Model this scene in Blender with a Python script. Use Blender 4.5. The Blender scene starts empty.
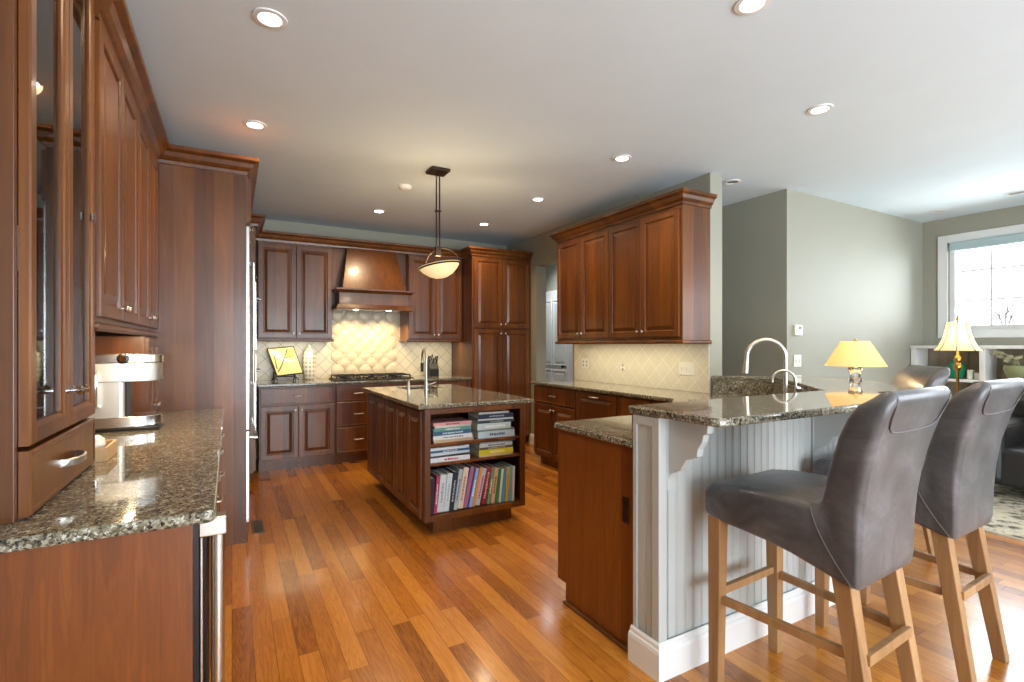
import bpy, bmesh, math, random
from mathutils import Vector as V, Matrix
random.seed(7)
PI = math.pi
C = bpy.context.scene.collection
SC = bpy.context.scene

# ------------------------------------------------------------------ camera, world, exposure
cd = bpy.data.cameras.new('camera'); cam = bpy.data.objects.new('camera', cd); C.objects.link(cam)
cam.location = (0, 0, 1.33); cam.rotation_euler = (PI/2, 0, -math.atan2(280, 501))
cd.sensor_width = 36; cd.lens = 501/1024*36; cd.shift_y = 4/1024; cd.clip_start = .02
SC.camera = cam
vs = SC.view_settings
vs.view_transform = 'Standard'; vs.look = 'None'; vs.gamma = 1; vs.use_curve_mapping = False
vs.exposure = 0.5
SC.cycles.use_denoising = True
SC.cycles.max_bounces = 8; SC.cycles.diffuse_bounces = 4; SC.cycles.glossy_bounces = 4
SC.cycles.transmission_bounces = 6; SC.cycles.sample_clamp_indirect = 6
SC.cycles.caustics_reflective = False; SC.cycles.caustics_refractive = False
w = bpy.data.worlds.new('sky'); SC.world = w; w.use_nodes = True
w.node_tree.nodes['Background'].inputs[0].default_value = (.82, .92, 1, 1)
w.node_tree.nodes['Background'].inputs[1].default_value = 3.0

def lamp(name, kind, loc, energy, color=(1, 1, 1), parent=None, **k):
    d = bpy.data.lights.new(name, kind); d.energy = energy; d.color = color
    rot = k.pop('rot', (0, 0, 0))
    for a, b in k.items(): setattr(d, a, b)
    o = bpy.data.objects.new(name, d); C.objects.link(o)
    if parent: o.parent = parent; loc = V(loc) - parent.location
    o.location = loc; o.rotation_euler = rot
    return o
DAY = (.87, .94, 1.0); WARM = (1.0, .72, .42)
# daylight through the windows: the glazed wall behind, the side windows of the sitting room
lamp('daylight_glass_doors', 'AREA', (1.6, -3.05, 1.25), 175, DAY, shape='RECTANGLE', size=3.6, size_y=2.2, rot=(PI/2+.52, 0, 0))
lamp('daylight_breakfast_window', 'AREA', (5.3, -3.05, 1.5), 45, DAY, shape='RECTANGLE', size=2.4, size_y=1.7, rot=(PI/2+.52, 0, 0))
lamp('daylight_side_window', 'AREA', (7.33, 1.55, 2.0), 55, DAY, shape='RECTANGLE', size=1.0, size_y=2.0, rot=(0, PI/2, 0))
lamp('daylight_low_window', 'AREA', (7.33, -1.5, 1.5), 42, DAY, shape='RECTANGLE', size=1.6, size_y=2.0, rot=(0, PI/2, 0))

# ------------------------------------------------------------------ materials
def sr(r, g, b):
    f = lambda c: (c/255/12.92) if c/255 <= .04045 else ((c/255+.055)/1.055)**2.4
    return (f(r), f(g), f(b), 1)
class NT:
    def __init__(s, name, rough=.5, metal=0, color=None, coat=0, spec=.5):
        s.m = bpy.data.materials.new(name); s.m.use_nodes = True; s.t = s.m.node_tree; s.b = s.t.nodes['Principled BSDF']
        s.b.inputs['Roughness'].default_value = rough; s.b.inputs['Metallic'].default_value = metal
        s.b.inputs['Coat Weight'].default_value = coat; s.b.inputs['Coat Roughness'].default_value = .12
        s.b.inputs['Specular IOR Level'].default_value = spec
        if color: s.b.inputs['Base Color'].default_value = color
    def put(s, sock, v):
        if isinstance(v, bpy.types.NodeSocket): s.t.links.new(v, sock)
        elif isinstance(v, (tuple, list)) and len(v) == 3 and sock.type == 'RGBA': sock.default_value = (*v, 1)
        else: sock.default_value = v
    def n(s, typ, out=0, props=None, **ins):
        nd = s.t.nodes.new(typ)
        for a, b in (props or {}).items(): setattr(nd, a, b)
        for k, v in ins.items(): s.put(nd.inputs[int(k[1:])] if k[0] == '_' else nd.inputs[k.replace('_', ' ')], v)
        return nd.outputs[out]
    def ma(s, op, a, b=0.0, c=None):
        d = {'_0': a, '_1': b}
        if c is not None: d['_2'] = c
        return s.n('ShaderNodeMath', props={'operation': op}, **d)
    def ramp(s, fac, stops, const=False):
        nd = s.t.nodes.new('ShaderNodeValToRGB'); r = nd.color_ramp
        if const: r.interpolation = 'CONSTANT'
        while len(r.elements) < len(stops): r.elements.new(.5)
        for e, (p, c) in zip(r.elements, stops): e.position = p; e.color = c if len(c) == 4 else (*c, 1)
        s.put(nd.inputs[0], fac); return nd.outputs[0]
    def mix(s, f, a, b, blend='MIX'):
        nd = s.t.nodes.new('ShaderNodeMix'); nd.data_type = 'RGBA'; nd.blend_type = blend
        s.put(nd.inputs[0], f); s.put(nd.inputs[6], a); s.put(nd.inputs[7], b); return nd.outputs[2]
    def obj(s): return s.n('ShaderNodeTexCoord', 3)
    def xyz(s, v):
        nd = s.t.nodes.new('ShaderNodeSeparateXYZ'); s.put(nd.inputs[0], v); return nd.outputs
    def vec(s, x, y, z): return s.n('ShaderNodeCombineXYZ', _0=x, _1=y, _2=z)
    def noise(s, v, scale, detail=4, rough=.5, dist=0):
        return s.n('ShaderNodeTexNoise', Vector=v, Scale=scale, Detail=detail, Roughness=rough, Distortion=dist)
    def col(s, c): s.put(s.b.inputs['Base Color'], c)
    def bump(s, h, strength=.2, dist=.01):
        s.put(s.b.inputs['Normal'], s.n('ShaderNodeBump', Strength=strength, Distance=dist, Height=h))

def flat(name, c, rough=.5, metal=0, coat=0, spec=.5): return NT(name, rough, metal, c, coat, spec).m
def paint(name, c, rough=.6):
    t = NT(name, rough, 0, c); f = t.noise(t.obj(), 3.0, 3)
    t.col(t.mix(f, c, tuple(x*.94 for x in c[:3])+(1,))); t.bump(t.noise(t.obj(), 240, 2), .04, .002); return t.m
def wood(name, dark, mid, light, board=.11, rough=.34, coat=.16, axis=2, rings=0):
    t = NT(name, rough, 0, None, coat); o = t.xyz(t.obj())
    rnd = t.n('ShaderNodeObjectInfo', 5)
    a = [o[0], o[1], o[2]]; g = a.pop(axis)
    across = t.ma('ADD', a[0], a[1])
    bid = t.ma('FLOOR', t.ma('ADD', t.ma('DIVIDE', across, board), t.ma('MULTIPLY', rnd, 37.0)))
    wn = t.n('ShaderNodeTexWhiteNoise', 0, {'noise_dimensions': '1D'}, W=bid)
    off = t.ma('MULTIPLY', wn, 9.0)
    gv = t.vec(t.ma('MULTIPLY', a[0], 16.0), t.ma('MULTIPLY', a[1], 16.0), t.ma('ADD', t.ma('MULTIPLY', g, 1.1), off))
    n1 = t.noise(gv, 1.6, 5, .6, .6)
    fine = t.noise(t.vec(t.ma('MULTIPLY', a[0], 150.0), t.ma('MULTIPLY', a[1], 150.0), t.ma('MULTIPLY', g, 5.0)), 1.0, 3)
    v = t.ma('ADD', t.ma('MULTIPLY', wn, .30), t.ma('ADD', t.ma('MULTIPLY', n1, .70), t.ma('MULTIPLY', fine, .16)))
    if rings:
        rg = t.ma('FRACT', t.ma('MULTIPLY', n1, 7.0)); rg = t.ma('MINIMUM', rg, t.ma('SUBTRACT', 1.0, rg))
        v = t.ma('ADD', v, t.ma('MULTIPLY', t.ma('SUBTRACT', rg, .25), rings))
    t.col(t.ramp(v, [(.22, dark), (.55, mid), (.92, light)]))
    t.bump(fine, .03, .002); return t.m

M = {}
M['cherry'] = wood('cherry_wood', sr(64, 33, 12), sr(96, 53, 17), sr(132, 78, 24))
M['veneer'] = wood('cherry_veneer', sr(84, 42, 12), sr(112, 58, 18), sr(138, 78, 26), .9, .36, .2, 2, .3)
M['oakleg'] = wood('oak_leg', sr(120, 84, 50), sr(158, 118, 76), sr(186, 148, 104), .3, .5, 0)
M['palewood'] = wood('pale_wood', sr(170, 130, 84), sr(196, 158, 110), sr(214, 180, 134), .2, .5, 0)

def floor_mat():
    t = NT('oak_strip_floor', .26, 0, None, .35); o = t.xyz(t.obj()); W, L = .083, 1.05
    px = t.ma('DIVIDE', o[0], W); ix = t.ma('FLOOR', px); fx = t.ma('FRACT', px)
    r1 = t.n('ShaderNodeTexWhiteNoise', 0, {'noise_dimensions': '1D'}, W=ix)
    py = t.ma('ADD', t.ma('DIVIDE', o[1], L), t.ma('MULTIPLY', r1, 7.3)); iy = t.ma('FLOOR', py); fy = t.ma('FRACT', py)
    v = t.n('ShaderNodeTexWhiteNoise', 0, {'noise_dimensions': '2D'}, Vector=t.vec(ix, iy, 0.0))
    gx = t.ma('ADD', t.ma('MULTIPLY', o[0], 14.0), t.ma('MULTIPLY', v, 60.0))
    n1 = t.noise(t.vec(gx, t.ma('MULTIPLY', o[1], 1.3), t.ma('MULTIPLY', v, 30.0)), 1.3, 4, .55, .8)
    rings = t.ma('FRACT', t.ma('MULTIPLY', n1, 9.0))
    rings = t.ma('SMOOTH_MIN', rings, t.ma('SUBTRACT', 1.0, rings), .2)
    fine = t.noise(t.vec(t.ma('MULTIPLY', o[0], 220.0), t.ma('MULTIPLY', o[1], 7.0), v), 1.0, 3)
    k = t.ma('ADD', t.ma('MULTIPLY', v, .55), t.ma('ADD', t.ma('MULTIPLY', rings, .45), t.ma('MULTIPLY', fine, .22)))
    c = t.ramp(k, [(.08, sr(124, 68, 22)), (.42, sr(172, 104, 34)), (.7, sr(196, 126, 46)), (1, sr(214, 148, 66))])
    gap = t.ma('MAXIMUM', t.ma('MAXIMUM', t.ma('LESS_THAN', fx, .018), t.ma('GREATER_THAN', fx, .985)), t.ma('LESS_THAN', fy, .0022))
    t.col(t.mix(t.ma('MULTIPLY', gap, .6), c, sr(60, 28, 12)))
    t.bump(t.ma('SUBTRACT', t.ma('MULTIPLY', fine, .3), gap), .12, .003); return t.m
M['floor'] = floor_mat()

def granite_mat():
    t = NT('speckled_granite', .045, 0, None, .2); o = t.obj()
    nd = t.t.nodes.new('ShaderNodeTexVoronoi'); nd.inputs['Scale'].default_value = 165
    t.put(nd.inputs['Vector'], t.n('ShaderNodeVectorMath', 0, {'operation': 'ADD'}, _0=o, _1=t.n('ShaderNodeVectorMath', 0, {'operation': 'SCALE'}, _0=t.n('ShaderNodeTexNoise', 1, Vector=o, Scale=120, Detail=2), Scale=.012)))
    s = t.xyz(nd.outputs['Color'])
    big = t.noise(o, 26, 3)
    f = t.ma('ADD', t.ma('MULTIPLY', s[0], .72), t.ma('MULTIPLY', big, .45))
    t.col(t.ramp(f, [(0, sr(32, 32, 31)), (.26, sr(66, 63, 54)), (.38, sr(98, 92, 76)), (.52, sr(124, 117, 98)), (.74, sr(150, 146, 130)), (.92, sr(188, 190, 180))], True))
    return t.m
M['granite'] = granite_mat()

def tile_mat(name, ax, size, base, grout):
    t = NT(name, .3, 0, base); o = t.xyz(t.obj())
    a, b = o[ax], o[2]
    p = t.ma('FRACT', t.ma('DIVIDE', t.ma('ADD', a, b), size*1.4142)); q = t.ma('FRACT', t.ma('DIVIDE', t.ma('SUBTRACT', a, b), size*1.4142))
    d = t.ma('MINIMUM', t.ma('MINIMUM', p, t.ma('SUBTRACT', 1.0, p)), t.ma('MINIMUM', q, t.ma('SUBTRACT', 1.0, q)))
    line = t.ma('SUBTRACT', 1.0, t.n('ShaderNodeMapRange', 0, {'interpolation_type': 'SMOOTHSTEP'}, _0=d, _1=.012, _2=.03, _3=0.0, _4=1.0))
    n = t.noise(t.obj(), 14, 4)
    t.col(t.mix(line, t.mix(n, base, tuple(x*.86 for x in base[:3])+(1,)), grout))
    t.bump(t.ma('SUBTRACT', t.ma('MULTIPLY', n, .15), line), .5, .003); return t.m
M['tile_back'] = tile_mat('cream_diagonal_tile', 0, .118, sr(222, 212, 188), sr(160, 148, 122))
M['tile_right'] = tile_mat('cream_diagonal_wall_tile', 1, .13, sr(226, 219, 200), sr(238, 232, 214))
M['relief'] = flat('cream_relief_tile', sr(224, 212, 184), .28)

M['wall'] = paint('sage_paint', sr(160, 159, 145)); M['ceil'] = paint('ceiling_paint', sr(224, 238, 248), .8)
M['white'] = paint('white_trim_paint', sr(232, 233, 232), .35); M['bead'] = paint('pale_grey_paint', sr(188, 192, 190), .4)
M['steel'] = flat('brushed_steel', sr(205, 205, 202), .22, 1); M['chrome'] = flat('chrome', sr(225, 225, 225), .06, 1)
M['satin'] = flat('satin_steel', sr(214, 212, 202), .42, 1)
M['nickel'] = flat('satin_nickel', sr(214, 210, 202), .34, 1)
M['iron'] = flat('black_iron', sr(30, 28, 27), .5, .3); M['black'] = flat('black_plastic', sr(18, 18, 19), .3)
M['bronze'] = flat('dark_bronze', sr(58, 46, 38), .4, .8); M['brass'] = flat('brass', sr(200, 150, 70), .22, 1)
M['page'] = flat('book_pages', sr(222, 216, 200), .8); M['plate'] = flat('white_plastic', sr(230, 228, 218), .4)
M['ceramic'] = flat('white_ceramic', sr(226, 222, 208), .2); M['green'] = flat('green_glaze', sr(30, 128, 92), .2)
M['paleg'] = flat('pale_green_glaze', sr(150, 158, 120), .3); M['leaf'] = flat('dusty_leaf', sr(172, 174, 142), .5)
M['bark'] = flat('grey_bark', sr(110, 100, 94), .9); M['lawn'] = flat('winter_lawn', sr(150, 150, 120), .9)
M['dark'] = flat('dark_recess', sr(22, 14, 11), .7)
def glass(name, col=(1, 1, 1, 1), rough=0.0):
    t = NT(name, rough, 0, col); t.b.inputs['Transmission Weight'].default_value = 1; t.b.inputs['IOR'].default_value = 1.45; return t.m
M['glass'] = glass('clear_glass'); M['crystal'] = glass('crystal', (.97, .99, 1, 1))
def leather():
    t = NT('grey_leather', .36, 0, None, .1); o = t.obj()
    n = t.noise(o, 7, 6, .68, .5); f = t.noise(o, 60, 3)
    t.col(t.ramp(n, [(.25, sr(56, 54, 54)), (.5, sr(80, 79, 81)), (.75, sr(108, 107, 110))]))
    cell = t.n('ShaderNodeTexVoronoi', 0, Vector=o, Scale=260)
    t.bump(t.ma('ADD', t.ma('MULTIPLY', cell, .3), t.ma('MULTIPLY', f, .5)), .12, .004); return t.m
M['leather'] = leather(); M['piping'] = flat('grey_piping', sr(88, 84, 83), .45)
M['sofa'] = flat('black_leather', sr(30, 30, 32), .4)
def rug_mat():
    t = NT('patterned_rug', .95); o = t.obj()
    n = t.noise(o, 7, 5, .7, 1.2); c = t.n('ShaderNodeTexVoronoi', 0, Vector=o, Scale=9)
    f = t.ma('ADD', t.ma('MULTIPLY', n, .8), t.ma('MULTIPLY', c, .35))
    t.col(t.ramp(f, [(.38, sr(60, 62, 58)), (.47, sr(120, 118, 104)), (.54, sr(188, 178, 156)), (.66, sr(208, 200, 180)), (.74, sr(104, 106, 96))]))
    t.bump(t.noise(o, 300, 2), .4, .004); return t.m
M['rug'] = rug_mat()
def cloth_pat():
    t = NT('patterned_cushion', .9); c = t.noise(t.obj(), 22, 3, .5, .8)
    t.col(t.ramp(c, [(.44, sr(214, 204, 184)), (.5, sr(90, 80, 64)), (.58, sr(206, 194, 170))])); return t.m
M['cushion'] = cloth_pat()
def emis(name, col, strength, base=None):
    t = NT(name, .5, 0, base or col); t.b.inputs['Emission Color'].default_value = col; t.b.inputs['Emission Strength'].default_value = strength; return t.m
M['lens'] = emis('lit_downlight_lens', (1, .9, .74, 1), 14.0)
def shade(name, col, tr, em, es):
    t = NT(name); nt = t.t
    d = nt.nodes.new('ShaderNodeBsdfDiffuse'); q = nt.nodes.new('ShaderNodeBsdfTranslucent'); e = nt.nodes.new('ShaderNodeEmission')
    d.inputs[0].default_value = col; q.inputs[0].default_value = col; e.inputs[0].default_value = em; e.inputs[1].default_value = es
    m1 = nt.nodes.new('ShaderNodeMixShader'); m1.inputs[0].default_value = tr; a1 = nt.nodes.new('ShaderNodeAddShader')
    nt.links.new(d.outputs[0], m1.inputs[1]); nt.links.new(q.outputs[0], m1.inputs[2]); nt.links.new(m1.outputs[0], a1.inputs[0]); nt.links.new(e.outputs[0], a1.inputs[1])
    nt.links.new(a1.outputs[0], nt.nodes['Material Output'].inputs[0]); return t.m
M['shade'] = shade('lit_cream_shade', sr(242, 222, 184), .6, (1, .6, .28, 1), .08)
M['alabaster'] = emis('lit_alabaster', (1, .72, .36, 1), .5, sr(236, 214, 166))
M['shade2'] = shade('lit_bell_shade', sr(244, 232, 204), .5, (1, .8, .5, 1), .12)
def lattice():
    t = NT('lattice_ceramic', .35); o = t.xyz(t.obj())
    ang = t.ma('ARCTAN2', o[1], o[0]); k = t.ma('MULTIPLY', ang, 2.5); z = t.ma('MULTIPLY', o[2], 62.0)
    s = t.ma('MULTIPLY', t.ma('SINE', t.ma('ADD', t.ma('MULTIPLY', k, 2.0), z)), t.ma('SINE', t.ma('SUBTRACT', t.ma('MULTIPLY', k, 2.0), z)))
    t.col(t.mix(t.ma('GREATER_THAN', s, .25), sr(232, 228, 214), sr(176, 170, 152))); return t.m
M['lattice'] = lattice()
def beadmat(): return M['bead']
_bc = {}
def bookmat(rgb):
    if rgb not in _bc:
        t = NT('book_cover', .45); n = t.noise(t.obj(), 30, 2); c = sr(*rgb)
        t.col(t.mix(n, c, tuple(x*.8 for x in c[:3])+(1,))); _bc[rgb] = t.m
    return _bc[rgb]

# ------------------------------------------------------------------ mesh helpers
X, Y, Z = V((1, 0, 0)), V((0, 1, 0)), V((0, 0, 1))
class MB:
    def __init__(s, M=None): s.bm = bmesh.new(); s.M = M or Matrix()
    def v(s, p): return s.bm.verts.new(s.M @ V(p))
    def f(s, vs):
        try: return s.bm.faces.new(vs)
        except ValueError: return None
    def ob(s, o, a, b, c):
        o, a, b, c = V(o), V(a), V(b), V(c)
        p = [s.v(o+a*i+b*j+c*k) for k in (0, 1) for j in (0, 1) for i in (0, 1)]
        for q in ((0, 2, 3, 1), (4, 5, 7, 6), (0, 1, 5, 4), (2, 6, 7, 3), (0, 4, 6, 2), (1, 3, 7, 5)): s.f([p[i] for i in q])
        return s
    def box(s, x0, x1, y0, y1, z0, z1): return s.ob((x0, y0, z0), (x1-x0, 0, 0), (0, y1-y0, 0), (0, 0, z1-z0))
    def frustum(s, r0, z0, r1, z1):
        a = [s.v((x, y, z0)) for x, y in ((r0[0], r0[2]), (r0[1], r0[2]), (r0[1], r0[3]), (r0[0], r0[3]))]
        b = [s.v((x, y, z1)) for x, y in ((r1[0], r1[2]), (r1[1], r1[2]), (r1[1], r1[3]), (r1[0], r1[3]))]
        s.f(a[::-1]); s.f(b)
        for i in range(4): s.f([a[i], a[(i+1) % 4], b[(i+1) % 4], b[i]])
        return s
    def rings(s, rs, cap0=True, cap1=True, closed=False):
        R = [[s.v(p) for p in r] for r in rs]; n = len(R[0])
        for i in range(len(R)-(0 if closed else 1)):
            A, B = R[i], R[(i+1) % len(R)]
            for j in range(n): s.f([A[j], A[(j+1) % n], B[(j+1) % n], B[j]])
        if not closed:
            if cap0: s.f(R[0][::-1])
            if cap1: s.f(R[-1])
        return s
    def lathe(s, prof, c=(0, 0, 0), seg=24, ax=Z, cap=True):
        ax = V(ax); u = ax.orthogonal().normalized(); w_ = ax.cross(u); c = V(c)
        return s.rings([[c+ax*z+(u*math.cos(2*PI*j/seg)+w_*math.sin(2*PI*j/seg))*max(r, 1e-4) for j in range(seg)] for r, z in prof], cap, cap)
    def tube(s, pts, r, seg=10, closed=False):
        pts = [V(p) for p in pts]; rr = r if isinstance(r, (list, tuple)) else [r]*len(pts); rs = []; u = None
        for i, p in enumerate(pts):
            if closed: d = pts[(i+1) % len(pts)]-pts[i-1]
            else: d = pts[min(i+1, len(pts)-1)]-pts[max(i-1, 0)]
            d.normalize()
            u = d.orthogonal().normalized() if u is None else (u-d*u.dot(d)).normalized()
            w_ = d.cross(u)
            rs.append([p+(u*math.cos(2*PI*j/seg)+w_*math.sin(2*PI*j/seg))*rr[i] for j in range(seg)])
        return s.rings(rs, closed=closed)
    def poly(s, pts, z0, z1, hole=None):
        """prism of an xy polygon, optionally with one hole"""
        e = []
        for loop in [pts]+([hole] if hole else []):
            vv = [s.v((x, y, z1)) for x, y in loop]
            e += [s.bm.edges.new((vv[i], vv[(i+1) % len(vv)])) for i in range(len(vv))]
        fs = [g for g in bmesh.ops.triangle_fill(s.bm, edges=e, use_beauty=True)['geom'] if isinstance(g, bmesh.types.BMFace)]
        for f_ in fs:
            f_.normal_update()
            if f_.normal.z < 0: f_.normal_flip()
        ex = bmesh.ops.extrude_face_region(s.bm, geom=fs, use_keep_orig=True)
        bmesh.ops.translate(s.bm, vec=(0, 0, z0-z1), verts=[g for g in ex['geom'] if isinstance(g, bmesh.types.BMVert)])
        bmesh.ops.recalc_face_normals(s.bm, faces=s.bm.faces[:]); return s
    def prism(s, pts3, d):
        a = [s.v(p) for p in pts3]; b = [s.v(V(p)+V(d)) for p in pts3]; n = len(a)
        s.f(a[::-1]); s.f(b)
        for i in range(n): s.f([a[i], a[(i+1) % n], b[(i+1) % n], b[i]])
        return s
    def door(s, o, a, n, w_, h, t=.02, rail=.055, glass=False, flat_=False):
        """raised-panel front: o = lower left back corner, a = width direction, n = outward normal"""
        o, a, n = V(o), V(a), V(n)
        if flat_: P = [(0, 0), (0, t-.004), (.004, t), (.014, t), (.017, t-.002)]
        elif glass: P = [(0, 0), (0, t-.004), (.004, t), (rail-.012, t), (rail-.008, t-.004), (rail, t-.007), (rail, .002)]
        else: P = [(0, 0), (0, t-.004), (.004, t), (rail-.006, t), (rail-.003, t-.003), (rail, t-.011), (rail+.008, t-.011), (rail+.034, t-.002), (rail+.037, t-.001)]
        rs = [[o+a*i+Z*i+n*d, o+a*(w_-i)+Z*i+n*d, o+a*(w_-i)+Z*(h-i)+n*d, o+a*i+Z*(h-i)+n*d] for i, d in P]
        if glass: return s.rings(rs, closed=True)
        return s.rings(rs)
    def sweep(s, path, prof, out, closed_ends=True):
        """mitred moulding: path of xy points, prof of (outward, z); out=+1 left of travel, -1 right"""
        pts = [V((p[0], p[1])) for p in path]; rs = []
        nr = []
        for i in range(len(pts)-1):
            d = (pts[i+1]-pts[i]).normalized(); nr.append(V((-d.y, d.x))*out)
        for i, p in enumerate(pts):
            if i == 0: m = nr[0]
            elif i == len(pts)-1: m = nr[-1]
            else:
                m = (nr[i-1]+nr[i]); m = m/max(.2, m.dot(nr[i]))
            rs.append([(p.x+m.x*u, p.y+m.y*u, z) for u, z in prof])
        return s.rings(rs)
    def build(s, name, mat, parent=None, local=False, bev=0, smooth=0, seg=2):
        bmesh.ops.recalc_face_normals(s.bm, faces=s.bm.faces[:])
        me = bpy.data.meshes.new(name)
        if parent is not None and not local:
            off = V(parent.location); pp = parent.parent
            while pp is not None: off = off+V(pp.location); pp = pp.parent
            bmesh.ops.translate(s.bm, vec=-off, verts=s.bm.verts[:])
        s.bm.to_mesh(me); s.bm.free()
        o = bpy.data.objects.new(name, me); C.objects.link(o); me.materials.append(mat)
        if parent is not None: o.parent = parent
        if smooth:
            me.shade_smooth(); me.set_sharp_from_angle(angle=math.radians(smooth))
        if bev:
            b = o.modifiers.new('bevel', 'BEVEL'); b.width = bev; b.segments = seg; b.limit_method = 'ANGLE'; b.angle_limit = math.radians(35)
            b.harden_normals = False
        return o
def tag(o, label, cat, group=None):
    o['label'] = label; o['category'] = cat
    if group: o['group'] = group
    return o
def thing(name, label, cat, loc=(0, 0, 0), group=None, rz=0):
    o = bpy.data.objects.new(name, None); C.objects.link(o); o.location = loc; o.rotation_euler = (0, 0, rz); o.empty_display_size = .1
    return tag(o, label, cat, group)
def struct(name, mb, mat, parent=None, **k):
    o = mb.build(name, mat, parent, **k)
    if parent is None: o['kind'] = 'structure'
    return o
def copy_tree(o, parent=None):
    c = o.copy(); C.objects.link(c)
    if parent: c.parent = parent
    for ch in [x for x in bpy.data.objects if x.parent == o]: copy_tree(ch, c)
    return c
def rot2(x, y, a): return (x*math.cos(a)-y*math.sin(a), x*math.sin(a)+y*math.cos(a))
def knob(p, n, parent, m='nickel'):
    MB().lathe([(.004, 0), (.004, .012), (.011, .016), (.013, .021), (.010, .026), (.004, .028)], p, 14, n).build('knob', M[m], parent, smooth=40)
def pull(p, a, n, parent, L=.1, m='nickel', name='pull'):
    p, a, n = V(p), V(a), V(n); mb = MB()
    pts = [p-a*L/2, p-a*L/2+n*.018, p-a*L*.42+n*.026, p+a*L*.42+n*.026, p+a*L/2+n*.018, p+a*L/2]
    mb.tube(pts, .006, 8).build(name, M[m], parent, smooth=50)

# ------------------------------------------------------------------ the room
CE = 2.79
struct('floor', MB().box(-.72, 7.35, -3.3, 7.6, -.1, 0), M['floor'])
struct('ceiling', MB().box(-.84, 7.35, -3.3, 7.72, CE, CE+.12), M['ceil'])
struct('wall_left', MB().box(-.84, -.72, -3.3, 6.6, 0, CE), M['wall'])
struct('wall_back', MB().box(-.72, 3.53, 6.48, 6.6, 0, CE), M['wall'])
mb = MB().box(3.53, 3.68, 2.88, 4.84, 0, CE).box(3.53, 3.68, 4.84, 5.65, 2.38, CE).box(3.53, 3.68, 5.65, 7.6, 0, CE)
struct('wall_right', mb, M['wall'])
struct('wall_hall', MB().box(4.52, 4.67, 2.95, 7.6, 0, CE), M['wall'])
struct('wall_hall_end', MB().box(3.53, 4.67, 7.6, 7.72, 0, CE), M['wall'])
struct('wall_corner', MB().box(4.52, 7.2, 2.83, 2.95, 0, CE), M['wall'])
WY0, WY1, WZ0, WZ1 = .45, 2.587, 1.5, 2.5
mb = MB().box(7.2, 7.35, -3.3, 2.95, 0, .6).box(7.2, 7.35, WY1, 2.95, .6, CE).box(7.2, 7.35, -.4, WY0, .6, CE)
mb.box(7.2, 7.35, WY0, WY1, .6, WZ0).box(7.2, 7.35, WY0, WY1, WZ1, CE).box(7.2, 7.35, -3.3, -2.6, .6, CE).box(7.2, 7.35, -2.6, -.4, 2.4, CE)
struct('wall_window_side', mb, M['wall'])
mb = MB().box(-.72, -.3, -3.2, -3.08, 0, CE).box(-.3, 3.5, -3.2, -3.08, 2.4, CE).box(3.5, 4.0, -3.2, -3.08, 0, CE)
mb.box(4.0, 6.6, -3.2, -3.08, 0, .6).box(4.0, 6.6, -3.2, -3.08, 2.4, CE).box(6.6, 7.2, -3.2, -3.08, 0, CE)
struct('wall_rear', mb, M['wall'])

def window(name, o, a, n, w_, h, cols, rows, label, casing=.09, depth=.15):
    """window in an opening: o lower-left at the room face, a along, n into the room"""
    o, a, n = V(o), V(a), V(n); t = thing(name, label, 'window', o); t['kind'] = 'structure'
    mb = MB()
    for (i0, i1, z0, z1) in ((-casing, 0, -casing, h+casing), (w_, w_+casing, -casing, h+casing), (0, w_, h, h+casing), (0, w_, -casing, 0)):
        mb.ob(o+a*i0+Z*z0, a*(i1-i0), Z*(z1-z0), n*.022)
    mb.build('casing', M['white'], t, bev=.004)
    mb = MB(); f = .05
    for (i0, i1, z0, z1) in ((0, f, 0, h), (w_-f, w_, 0, h), (f, w_-f, h-f, h), (f, w_-f, 0, f)):
        mb.ob(o-n*.11+a*i0+Z*z0, a*(i1-i0), Z*(z1-z0), n*.07)
    mb.build('window_frame', M['white'], t, bev=.003)
    mb = MB()
    for i in range(1, cols): mb.ob(o-n*.095+a*(w_*i/cols-.009)+Z*f, a*.018, Z*(h-2*f), n*.03)
    for j in range(1, rows): mb.ob(o-n*.094+a*f+Z*(h*j/rows-.009), a*(w_-2*f), Z*.018, n*.028)
    mb.build('muntin', M['white'], t)
    MB().ob(o-n*.083+a*f+Z*f, a*(w_-2*f), Z*(h-2*f), n*.006).build('pane', M['pane'], t)
    return t
# thin architectural glass: lets the daylight straight in
t = NT('window_glass', 0.0); nt = t.t
tr = nt.nodes.new('ShaderNodeBsdfTransparent'); gl = nt.nodes.new('ShaderNodeBsdfGlossy'); gl.inputs['Roughness'].default_value = .02
mx = nt.nodes.new('ShaderNodeMixShader'); fr = nt.nodes.new('ShaderNodeFresnel'); fr.inputs[0].default_value = 1.3
nt.links.new(fr.outputs[0], mx.inputs[0]); nt.links.new(tr.outputs[0], mx.inputs[1]); nt.links.new(gl.outputs[0], mx.inputs[2])
nt.links.new(mx.outputs[0], nt.nodes['Material Output'].inputs[0]); M['pane'] = t.m
w1 = window('window_1', (7.2, WY0, WZ0), Y, -X, WY1-WY0, WZ1-WZ0, 6, 3, 'wide white framed window above the built-in bookcase')
MB().box(7.14, 7.215, WY0+.03, WY1-.03, WZ1-.1, WZ1-.005).build('roller_shade', M['shadefab'] if 'shadefab' in M else flat('pale_shade_fabric', sr(176, 196, 200), .8), w1, bev=.01)
M['hutchglass'] = M['pane'].copy(); M['hutchglass'].node_tree.nodes['Fresnel'].inputs[0].default_value = 2.0
window('window_2', (7.2, -2.6, .6), Y, -X, 2.2, 1.8, 4, 3, 'low sitting room window beyond the frame')
window('window_3', (6.6, -3.08, .6), -X, Y, 2.6, 1.8, 4, 3, 'breakfast window in the rear wall')
window('window_4', (3.5, -3.08, .05), -X, Y, 3.8, 2.35, 4, 1, 'glazed patio doors in the rear wall')

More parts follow.
